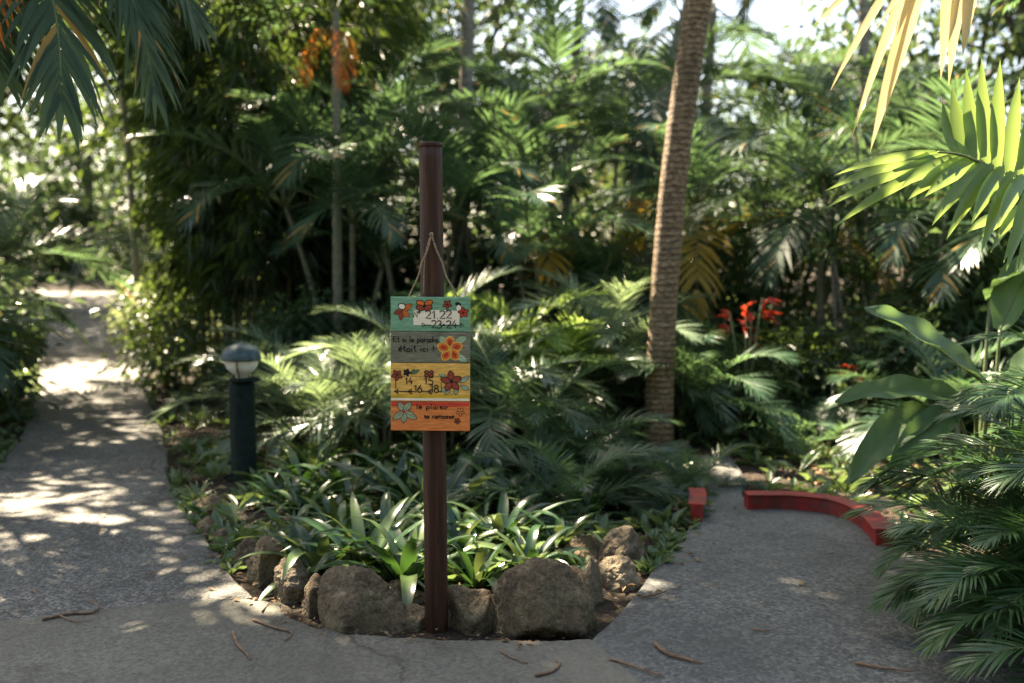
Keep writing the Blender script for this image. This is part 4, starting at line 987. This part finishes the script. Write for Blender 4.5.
# ------------------------------------------------------------------ background palms
ga = 'palms of the garden thicket behind the bed'
for i, (px, Y, h, st, nf, lib, sc, lb, kw) in enumerate([
 (352, 10.0, 1.9, 3, 8, 'areca', 1.0, 'multi stemmed palm between the bamboo and the sign post', {}),
 (338, 9.3, 3.7, 1, 6, 'areca', 1.0, 'slim palm with orange dead fronds hanging in the upper left thicket', dict(dead=1)),
 (140, 12.8, 4.6, 1, 12, 'far', 1.0, 'slim palm with golden fronds at the left of the bamboo', dict(golden=1, dead=1)),
 (425, 10.2, 2.3, 3, 8, 'areca', 1.05, 'multi stemmed palm rising behind the top of the sign post', {}),
 (500, 11.2, 2.6, 3, 8, 'areca', 1.1, 'multi stemmed palm with drooping fronds right of the post top', {}),
 (556, 9.6, 1.5, 3, 7, 'areca', 1.0, 'lower multi stemmed palm with one golden hanging frond', dict(golden=1)),
 (606, 12.5, 3.0, 3, 8, 'far', 1.1, 'tall palm clump just left of the ringed trunk', {}),
 (725, 10.2, 1.9, 2, 7, 'areca', 1.05, 'multi stemmed palm just right of the ringed trunk', dict(golden=1)),
 (772, 13.0, 2.6, 2, 6, 'far', 1.1, 'palm clump below the bright sky gap', {}),
 (822, 9.4, 1.75, 1, 14, 'far', .95, 'single stemmed palm with a spreading crown right of the sky gap', dict(golden=1)),
 (890, 12.0, 2.6, 3, 8, 'far', 1.1, 'palm clump behind the thin stemmed dracaenas', {}),
 (955, 9.5, 1.7, 2, 7, 'areca', 1.1, 'palm clump behind the large bright frond at right', {}),
 (1030, 8.5, 1.7, 3, 8, 'areca', 1.1, 'palm clump cut by the right edge of the picture', {}),
 (1110, 11.0, 3.0, 2, 8, 'far', 1.1, 'palm clump outside the right edge', {}),
 (-50, 9.6, 1.3, 3, 9, 'areca', 1.0, 'dark palm clump left of the path at the left edge', {}),
 (-115, 7.3, .9, 3, 9, 'areca', .85, 'nearest dark palm clump left of the path', {}),
 (-80, 14.5, 2.6, 3, 8, 'far', 1.1, 'palm clump further along the left side of the path', {}),
 (190, 19.5, 2.4, 3, 8, 'far', 1.1, 'pale sunlit palm beyond the bend of the path', {}),
 (400, 15.0, 3.6, 3, 8, 'far', 1.2, 'distant palm clump behind the post top', {}),
 (545, 16.0, 4.2, 3, 8, 'far', 1.2, 'distant tall palm clump in the upper middle', {}),
 (670, 15.5, 3.2, 3, 8, 'far', 1.2, 'distant palm clump behind the ringed trunk', {}),
 (850, 16.5, 3.4, 3, 8, 'far', 1.2, 'distant palm clump at upper right', {}),
 (460, 8.9, .5, 3, 8, 'bed', 1.25, 'low palm in the shade behind the sign', {}),
 (640, 10.2, .8, 3, 8, 'areca', .85, 'low palm in the shade behind the ringed trunk', {}),
 (715, 8.3, .3, 2, 7, 'bed', 1.1, 'low palm beside the footpath opening', {}),
 (880, 7.8, .3, 2, 8, 'bed', .9, 'dark low palm behind the right end of the red kerb', {}),
 (812, 7.2, .1, 2, 8, 'bed', .7, 'dark low palm right behind the middle of the red kerb', {}),
 (955, 6.8, .4, 2, 8, 'bed', .95, 'dark low palm behind the paddle leaves', {}),
]): palm('garden_palm', lb, 'palm', foot(px, Y), h, st, nf, lib, 100 + i, sc, r=.026 if st > 1 else .04, spread=.28, lean=.22 if st > 1 else .04, group=ga, **kw)

# tall slim palms
gt = 'tall slim palms rising out of the picture'
for i, (px, Y, h, leanpx, r, lb) in enumerate([
 (458, 12.4, 6.4, 12, .075, 'tall slim palm with a pale straight trunk behind the post top'), (602, 13.4, 6.2, 75, .10, 'tall grey palm leaning right in the upper middle'),
 (692, 15.5, 4.9, 10, .08, 'tall slim palm whose crown fills the sky right of the ringed trunk'), (560, 17.5, 5.6, 12, .09, 'tall slim palm whose crown stands under the left sky gap'),
 (868, 13.5, 6.0, -12, .07, 'tall thin pale palm trunk at upper right'),
 (-60, 11.0, 5.2, 40, .10, 'tall palm standing left of the path outside the frame')]):
    b = foot(px, Y); root = thing('tall_palm', lb, 'palm tree', b, gt); d = leanpx * Y / FPX
    mb, top = cane_mesh(h, r, abs(d) * 1.6, 0 if d > 0 else PI, .12, sides=12, curve=1.15); mb.build('trunk', M['pale_bark'], root)
    put_fronds(root, LIB['big'], top, 6, Rnd(140 + i), .95, .0, 1.0)

# ------------------------------------------------------------------ dracaenas
gd = 'thin stemmed dracaenas behind the kerb'
for i, (px, Y, hs, lb) in enumerate([(852, 8.8, (2.2, 1.5), 'thin stemmed dracaena nearest the single stemmed palm'), (893, 9.2, (2.55, 1.9, 1.2), 'tall dracaena with a spiky tuft in the gap above the paddle leaves'), (925, 8.6, (1.9, 1.3), 'dracaena behind the tip of the bright frond'), (780, 10.5, (2.0, 1.3), 'dracaena beside the red leaved shrub')]):
    b = foot(px, Y); root = thing('dracaena', lb, 'plant', b, gd); rnd = Rnd(160 + i)
    for j, h in enumerate(hs):
        mb, top = cane_mesh(h, .018, h * .12, rnd.uniform(0, 6), .2, sides=7); off = V((rnd.uniform(-.15, .15), rnd.uniform(-.15, .15), 0)); mb.build('stem', M['pale_bark'], root, off)
        link('leaf_tuft', DRA[0], root, off + top, (0, 0, j * 2.0), rnd.uniform(.9, 1.2))

# ------------------------------------------------------------------ shrubs
def shrub_data(seed, rad, clumps, per, L, W, mat, cr_=.16):
    rnd = random.Random(seed); mb = MB(); cloud(mb, (0, 0, rad[2] * .95), rad, clumps, per, L, W, rnd, cr_, .35)
    st = MB()
    for i in range(6):
        a = i * 1.05; st.tube([V((0, 0, -.03)), V((math.cos(a) * rad[0] * .3, math.sin(a) * rad[1] * .3, rad[2] * .7)), V((math.cos(a) * rad[0] * .7, math.sin(a) * rad[1] * .7, rad[2] * 1.4))], [.016, .011, .005], 5)
    return mb.data('foliage', [mat]), st.data('stems', [M['bark']])
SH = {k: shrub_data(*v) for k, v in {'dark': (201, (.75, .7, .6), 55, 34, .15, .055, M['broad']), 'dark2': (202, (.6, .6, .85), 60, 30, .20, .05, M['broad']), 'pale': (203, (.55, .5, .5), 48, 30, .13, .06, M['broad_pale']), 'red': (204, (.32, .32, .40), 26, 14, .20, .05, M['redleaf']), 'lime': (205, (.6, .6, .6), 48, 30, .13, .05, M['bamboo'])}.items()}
def red_spray():
    rnd = random.Random(219); mb = MB(); st = MB()
    for k in range(4):
        a = k * 1.7; top = V((math.cos(a) * .13, math.sin(a) * .13, .85 + .35 * rnd.random())); st.tube([V((0, 0, -.03)), top * .55 + V((0, 0, .06)), top], [.014, .010, .005], 5)
        for _ in range(11):
            d = nrm(V((math.cos(a), math.sin(a), .5)) + rdir(rnd) * .9); leafquad(mb, top - V((0, 0, rnd.uniform(0, .2))), d, nrm(V((0, 0, 1)) + rdir(rnd) * .6), rnd.uniform(.09, .19), rnd.uniform(.025, .045))
    return mb.data('foliage', [M['redleaf']]), st.data('stems', [M['stalk']])
SH['red_tall'] = red_spray()
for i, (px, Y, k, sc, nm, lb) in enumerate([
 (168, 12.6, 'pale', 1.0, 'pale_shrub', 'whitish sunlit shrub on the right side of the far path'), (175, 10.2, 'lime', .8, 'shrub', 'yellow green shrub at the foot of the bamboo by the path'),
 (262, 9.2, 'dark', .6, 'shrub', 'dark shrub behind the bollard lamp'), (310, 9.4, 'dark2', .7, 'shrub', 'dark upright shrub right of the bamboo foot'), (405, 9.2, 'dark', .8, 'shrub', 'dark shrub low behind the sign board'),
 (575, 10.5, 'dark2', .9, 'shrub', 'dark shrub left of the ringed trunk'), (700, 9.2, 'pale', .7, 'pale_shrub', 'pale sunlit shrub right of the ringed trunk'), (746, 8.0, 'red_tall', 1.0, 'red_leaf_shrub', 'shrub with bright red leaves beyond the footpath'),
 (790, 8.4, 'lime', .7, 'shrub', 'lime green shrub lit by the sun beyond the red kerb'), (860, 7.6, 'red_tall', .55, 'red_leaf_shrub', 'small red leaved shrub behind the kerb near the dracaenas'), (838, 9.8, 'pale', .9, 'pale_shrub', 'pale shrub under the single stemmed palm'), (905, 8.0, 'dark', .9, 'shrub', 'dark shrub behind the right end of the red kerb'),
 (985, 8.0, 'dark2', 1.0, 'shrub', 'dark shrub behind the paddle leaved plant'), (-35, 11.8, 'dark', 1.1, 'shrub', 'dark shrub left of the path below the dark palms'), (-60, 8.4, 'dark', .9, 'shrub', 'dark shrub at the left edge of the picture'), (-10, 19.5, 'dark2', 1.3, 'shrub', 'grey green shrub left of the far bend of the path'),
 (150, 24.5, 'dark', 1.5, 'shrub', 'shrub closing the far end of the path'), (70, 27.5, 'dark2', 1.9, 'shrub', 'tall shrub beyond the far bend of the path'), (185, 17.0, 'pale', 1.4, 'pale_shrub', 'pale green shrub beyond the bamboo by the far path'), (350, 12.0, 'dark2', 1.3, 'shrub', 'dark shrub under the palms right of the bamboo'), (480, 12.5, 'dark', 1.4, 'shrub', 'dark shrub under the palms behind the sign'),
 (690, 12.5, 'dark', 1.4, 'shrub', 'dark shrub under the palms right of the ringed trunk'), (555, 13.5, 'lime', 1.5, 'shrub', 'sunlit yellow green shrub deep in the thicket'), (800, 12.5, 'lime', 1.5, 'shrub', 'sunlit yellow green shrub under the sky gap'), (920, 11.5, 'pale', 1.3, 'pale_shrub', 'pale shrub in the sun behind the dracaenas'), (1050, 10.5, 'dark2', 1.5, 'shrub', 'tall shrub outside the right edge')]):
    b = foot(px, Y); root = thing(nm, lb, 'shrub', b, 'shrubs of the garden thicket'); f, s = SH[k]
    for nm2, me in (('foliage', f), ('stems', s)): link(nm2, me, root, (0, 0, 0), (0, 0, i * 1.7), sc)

# ------------------------------------------------------------------ trees behind
def tree_data(seed, h, rad, clumps, per, L, W, mat):
    rnd = random.Random(seed); mb = MB(); tr = MB(); limbs(tr, V((0, 0, 0)), rad[0], h, rnd, 8, .15)
    cloud(mb, (0, 0, h * 1.18), rad, clumps, per, L, W, rnd, .42, .4)
    return tr.data('trunk', [M['bark']]), mb.data('crown', [mat])
TR = [tree_data(301, 3.6, (2.5, 2.4, 2.3), 62, 44, .26, .11, M['broad']), tree_data(302, 4.6, (2.1, 2.1, 2.7), 62, 44, .30, .10, M['broad']), tree_data(303, 3.2, (2.2, 2.2, 2.4), 62, 42, .24, .09, M['bamboo'])]
gq = 'leafy trees behind the palms'
for i, (px, Y, k, sc, lb) in enumerate([
 (95, 31, 0, 1.5, 'leafy tree beyond the far end of the path'), (-20, 22, 1, 1.1, 'leafy tree left of the far path'), (190, 26, 2, 1.4, 'yellow green tree beyond the bend of the path'), (270, 19, 1, 1.2, 'dark leafy tree behind the bamboo'),
 (365, 24, 0, 1.3, 'leafy tree behind the second bamboo clump'), (470, 23, 1, 1.15, 'leafy tree behind the post top'), (570, 28, 2, 1.0, 'yellow green tree under the left sky gap'), (665, 25, 0, 1.0, 'leafy tree behind the ringed trunk'),
 (850, 25, 2, 1.0, 'yellow green tree at upper right'), (930, 19, 0, 1.2, 'leafy tree behind the dracaenas'), (1040, 17, 1, 1.2, 'leafy tree behind the right edge palms'), (-200, 15, 0, 1.1, 'leafy tree outside the left edge')]):
    b = foot(px, Y); root = thing('leafy_tree', lb, 'tree', b, gq); t, c = TR[k]
    for nm2, me in (('trunk', t), ('crown', c)): link(nm2, me, root, (0, 0, 0), (0, 0, i * 1.1), sc)

# trees added for their shade, crowns gapped where sun patches should fall
gc = 'trees added to shade the fork, path and thicket'
def added_shade_tree(base, off, h, rad, clumps, per, seed, lb, gaps=()):
    rnd = random.Random(seed); root = thing('added_shade_tree', lb, 'tree', V((base[0], base[1], hz(*base))), gc); tr = MB()
    c = V((off[0], off[1], h)); P = cr([V((0, 0, -.05)), V((0.10, 0.01, h * .3)), V((.36, off[1] * .25, h * .6)), c * .86 + V((0, 0, 0))], 24)
    tr.tube(P, [.11 - .075 * i / 24 for i in range(25)], 10)
    for i in range(9):
        a = i * 2.4; st = P[15 + i]; e = c + V((math.cos(a) * rad[0] * .8, math.sin(a) * rad[1] * .8, rnd.uniform(-.3, .5) * rad[2])); tr.tube([st, st.lerp(e, .5) + V((0, 0, .15)), e], [.035, .022, .006], 6)
    tr.build('trunk', M['bark'], root); mb = MB(); k = 0
    while k < clumps:
        q = V((rnd.uniform(-1, 1), rnd.uniform(-1, 1), rnd.uniform(-1, 1)))
        if q.x * q.x + q.y * q.y > 1: continue
        q = V((q.x * rad[0], q.y * rad[1], q.z * rad[2])); w_ = V(base[:2] + (0,)) + c + q
        gx, gy = w_.x - SHX * w_.z, w_.y - SHY * w_.z          # where this clump's shadow lands
        if any((gx - g[0]) ** 2 + (gy - g[1]) ** 2 < (g[2] + .36) ** 2 for g in gaps): continue
        k += 1; cloud(mb, c + q, (.16, .16, .1), 2, per // 2, .21, .10, rnd, .20, .2)
    mb.build('crown', M['broad'], root)
GAPS = [(*G(px, py)[:2], r_) for px, py, r_ in ((100, 508, .10), (8, 500, .04), (60, 468, .08), (125, 445, .08), (350, 596, .2), (540, 600, .2), (615, 580, .12), (30, 560, .0), (130, 600, .0), (170, 535, .02),
 (480, 540, .1), (520, 440, .4), (560, 470, .4), (300, 425, .6), (380, 460, .45), (555, 425, .55), (460, 440, .45), (610, 400, .6), (680, 440, .45), (330, 500, .15), (125, 430, .12), (60, 420, .1))] + [(2.25, 4.5, .18), (-1.0, 7.4, .8), (.4, 7.8, .8), (1.3, 8.6, .7)]
added_shade_tree((-5.2, 7.6), (1.0, .9), 7.2, (2.85, 2.75, .7), 360, 46, 401, 'slim tree added left of the path to shade the fork, crown unseen above the frame', GAPS)
added_shade_tree((-12.6, 20.6), (2.3, -.3), 7.6, (3.6, 3.0, 1.2), 330, 46, 403, 'tall tree added to shade the far end of the path')
added_shade_tree((-5.2, 17.2), (2.4, .5), 9.5, (4.0, 3.0, 1.3), 300, 46, 405, 'tall tree added deep in the thicket to shade the background palms, crown unseen above the frame')
added_shade_tree((-7.6, 10.6), (1.2, .2), 5.9, (2.2, 2.0, .7), 190, 46, 404, 'unseen tree added outside the left edge to shade the dark palms', GAPS)
mb = MB(); rnd = random.Random(71)  # unseen leaf clouds added behind the camera to cut sky fill
for i in range(95):
    a = PI * (1.03 + .94 * (i + rnd.random()) / 95); d = rnd.uniform(5.5, 8.0)
    cloud(mb, (math.cos(a) * d, math.sin(a) * d - .3, rnd.uniform(.5, 5.6)), (1.1, 1.1, 1.2), 12, 34, .26, .10, rnd, .4, .35)
tag(mb.build('thicket_light_block', M['broad']), 'unseen leafy mass added behind the viewer to block low sky light', 'thicket', kind='stuff')

# far wood and ground cover
mb = MB(); rnd = random.Random(7)
for i in range(60):
    x = -34 + 68 * (i + rnd.random()) / 60; y = rnd.uniform(33, 44); cloud(mb, (x, y, hz(x, y) + rnd.uniform(1.0, 3.2)), (2.4, 2, 2.2), 14, 26, .55, .22, rnd, .7, .3)
tag(mb.build('distant_wood', M['broad']), 'mass of distant trees closing the view behind the garden', 'wood', kind='stuff')

LB = [(p.x, p.y) for p in cr(Lp, 60)]; RB = [(p.x, p.y) for p in cr(Rp, 60)]; RL = [(p.x, p.y) for p in cr(rl, 40)]; RR = [(p.x, p.y) for p in cr(rr, 40)]
def xat(line, y):
    for (a, b), (c, d) in zip(line, line[1:]):
        if min(b, d) <= y <= max(b, d) and b != d: return a + (c - a) * (y - b) / (d - b)
    return None
def zone(x, y):
    l, r = xat(LB, y), xat(RB, y)
    if l is not None and r is not None and l - .1 < x < r + .1: return 'path'
    l, r = xat(RL, y), xat(RR, y)
    if l is not None and r is not None and l - .08 < x < r + .12: return 'path'
    if y < 4.0: return 'path'
    r = xat(RB, y); l = xat(RL, y)
    if y < 4.6 and (r is None or x < r + .3 or (l and x > l - .25)): return 'edge'
    return 'bed'
mb = MB(); rnd = random.Random(17); cnt = 0
while cnt < 2600:
    y = 4.2 + 16 * rnd.random() ** 1.6; x = rnd.uniform(-.75, .75) * y
    if zone(x, y) != 'bed': continue
    cnt += 1; n = rnd.randint(4, 8); s = rnd.uniform(.05, .12) * (1 + y * .06)
    for k in range(n):
        a = rnd.uniform(0, 6.28); d = nrm(V((math.cos(a), math.sin(a), rnd.uniform(.2, 1.3)))); leafquad(mb, V((x, y, hz(x, y))), d, nrm(V((0, 0, 1)) + rdir(rnd) * .5), s * rnd.uniform(.8, 1.6), s * .34)
for line, sg in ((LB, -1), (RB, 1), (RL, -1)):
    for _ in range(120 if sg > 0 else 200):
        k = int(rnd.random() ** 1.4 * (len(line) - 2)); q = rnd.random(); x = line[k][0] + (line[k + 1][0] - line[k][0]) * q + sg * abs(rnd.gauss(0, .05)); y = line[k][1] + (line[k + 1][1] - line[k][1]) * q
        if y < 4.3: continue
        for _k in range(rnd.randint(3, 6)):
            a = rnd.uniform(0, 6.28); d = nrm(V((math.cos(a), math.sin(a), rnd.uniform(.3, 1.6)))); sz = rnd.uniform(.04, .11); leafquad(mb, V((x, y, hz(x, y) + .01)), d, nrm(V((0, 0, 1)) + rdir(rnd) * .5), sz, sz * rnd.uniform(.16, .4))
tag(mb.build('ground_cover', M['grass']), 'low leafy ground cover growing over the soil of the beds', 'ground cover', kind='stuff')
mb = MB(); cnt = 0
while cnt < 1900:
    y = 3.9 + 9 * rnd.random() ** 1.5; x = rnd.uniform(-.6, .6) * y; z = zone(x, y); on = z == 'path'
    if on:
        rb, l = xat(RB, y), xat(RL, y); near = min(abs(x - rb) if rb is not None else 9, abs(x - l) if l is not None else 9)
        if rnd.random() > (.6 if near < .18 else .09): continue
    cnt += 1; a = rnd.uniform(0, 6.28); s = rnd.uniform(.018, .055) if on else rnd.uniform(.03, .11)
    leafquad(mb, V((x, y, hz(x, y) + (.036 if on else .012))), nrm(V((math.cos(a), math.sin(a), rnd.uniform(0, .35)))), nrm(V((0, 0, 1)) + rdir(rnd) * .35), s, s * rnd.uniform(.25, .5))
for i in range(90):
    p = rnd.choice(back[60:]); a = rnd.uniform(0, 6.28); s = rnd.uniform(.012, .045); o = V((rnd.gauss(0, .03), rnd.gauss(.03, .045), 0))
    leafquad(mb, V((p.x + o.x, p.y + o.y, .041 if o.y < 0 else .02)), nrm(V((math.cos(a), math.sin(a), rnd.uniform(0, .3)))), nrm(V((0, 0, 1)) + rdir(rnd) * .35), s, s * rnd.uniform(.25, .6))
tag(mb.build('leaf_litter', M['litter']), 'dry fallen leaves scattered over the soil and path edges', 'leaf litter', kind='stuff')

# dry twigs lying on the paving
gw = 'dry leaf stalks lying on the paving'
def twig(pts, r, label, forks=()):
    P = [at_ground(*p) for p in pts]; c = P[0].copy(); mb = MB(); n = 14
    Q = cr([p - c for p in P], n); mb.tube(Q, [r * (1.1 - .6 * i / n) for i in range(n + 1)], 6)
    for f in forks: S = [at_ground(*p) - c for p in f]; mb.tube(cr(S, 8), [r * .7 * (1 - .7 * i / 8) for i in range(9)], 5)
    tag(mb.build('dry_twig', M['twig'], None, c), label, 'twig', gw)
def at_ground(px, py): g = G(px, py, 0.04); return V((g.x, g.y, hz(g.x, g.y) + .036 + .006))
twig([(42, 620), (70, 614), (92, 613), (98, 606), (88, 600)], .006, 'hooked brown twig on the joint of the left path', [[(60, 616), (75, 622), (95, 620)]])
twig([(233, 632), (238, 645), (246, 653), (251, 660)], .006, 'short curved twig on the slab left of the stones')
twig([(253, 620), (275, 628), (292, 633), (285, 641)], .005, 'forked thin twig near the narrow dark stone', [[(262, 612), (268, 604), (280, 600)]])
twig([(500, 651), (512, 658), (528, 664)], .004, 'thin twig in front of the large rounded boulder')
twig([(535, 676), (552, 672), (560, 664), (556, 660)], .005, 'small hooked twig at the bottom middle of the paving')
twig([(610, 659), (635, 667), (662, 676)], .005, 'straight twig at the bottom right of the big boulder')
twig([(655, 644), (668, 654), (688, 660), (702, 664)], .008, 'thick curved leaf stalk on the footpath')
twig([(640, 598), (655, 595), (667, 591)], .005, 'small pale twig across the left edge of the footpath')
twig([(855, 663), (880, 668), (912, 672)], .006, 'dark stalk lying under the drooping palm in the corner')
twig([(752, 629), (764, 631), (772, 630)], .004, 'tiny twig in the middle of the footpath')

# ------------------------------------------------------------------ light, sky, camera
w = bpy.data.worlds.new('World'); scene.world = w; w.use_nodes = True; nt = w.node_tree; nt.nodes.clear()
sky = nt.nodes.new('ShaderNodeTexSky'); sky.sky_type = 'NISHITA'; sky.sun_disc = False; sky.sun_elevation = SUN_EL; sky.sun_rotation = SUN_AZ
sky.air_density = 1.0; sky.dust_density = 2.0; sky.ozone_density = 1.0
bg = nt.nodes.new('ShaderNodeBackground'); bg.inputs['Strength'].default_value = 0.06; wo = nt.nodes.new('ShaderNodeOutputWorld')
nt.links.new(sky.outputs[0], bg.inputs['Color']); nt.links.new(bg.outputs[0], wo.inputs['Surface'])
sl = bpy.data.lights.new('sun', 'SUN'); sl.energy = 5.0; sl.angle = R(0.5); sl.color = (1.0, 0.93, 0.80)
so = bpy.data.objects.new('sun', sl); COL.objects.link(so)
so.rotation_euler = sd.to_track_quat('Z', 'Y').to_euler(); so.location = sd * 30

cd = bpy.data.cameras.new('camera'); cam = bpy.data.objects.new('camera', cd); COL.objects.link(cam)
cam.location = CAM; cam.rotation_euler = (PI / 2 - PITCH, 0, 0); cd.lens = LENS; cd.sensor_width = 36; cd.clip_start = .05; cd.clip_end = 500
cd.dof.use_dof = True; cd.dof.focus_distance = 3.62; cd.dof.aperture_fstop = 1.5
scene.camera = cam
vs = scene.view_settings; scene.display_settings.display_device = 'sRGB'
vs.view_transform = 'Standard'; vs.look = 'None'; vs.gamma = 1.0; vs.use_curve_mapping = False; vs.exposure = 3.15
vs.use_white_balance = True; vs.white_balance_temperature = 7700; vs.white_balance_tint = 12
scene.render.engine = 'CYCLES'
cy = scene.cycles; cy.use_denoising = True; cy.denoising_prefilter = 'NONE'; cy.use_adaptive_sampling = False; cy.max_bounces = 6; cy.diffuse_bounces = 3; cy.glossy_bounces = 2; cy.transmission_bounces = 5; cy.transparent_max_bounces = 4
cy.sample_clamp_indirect = 6.0
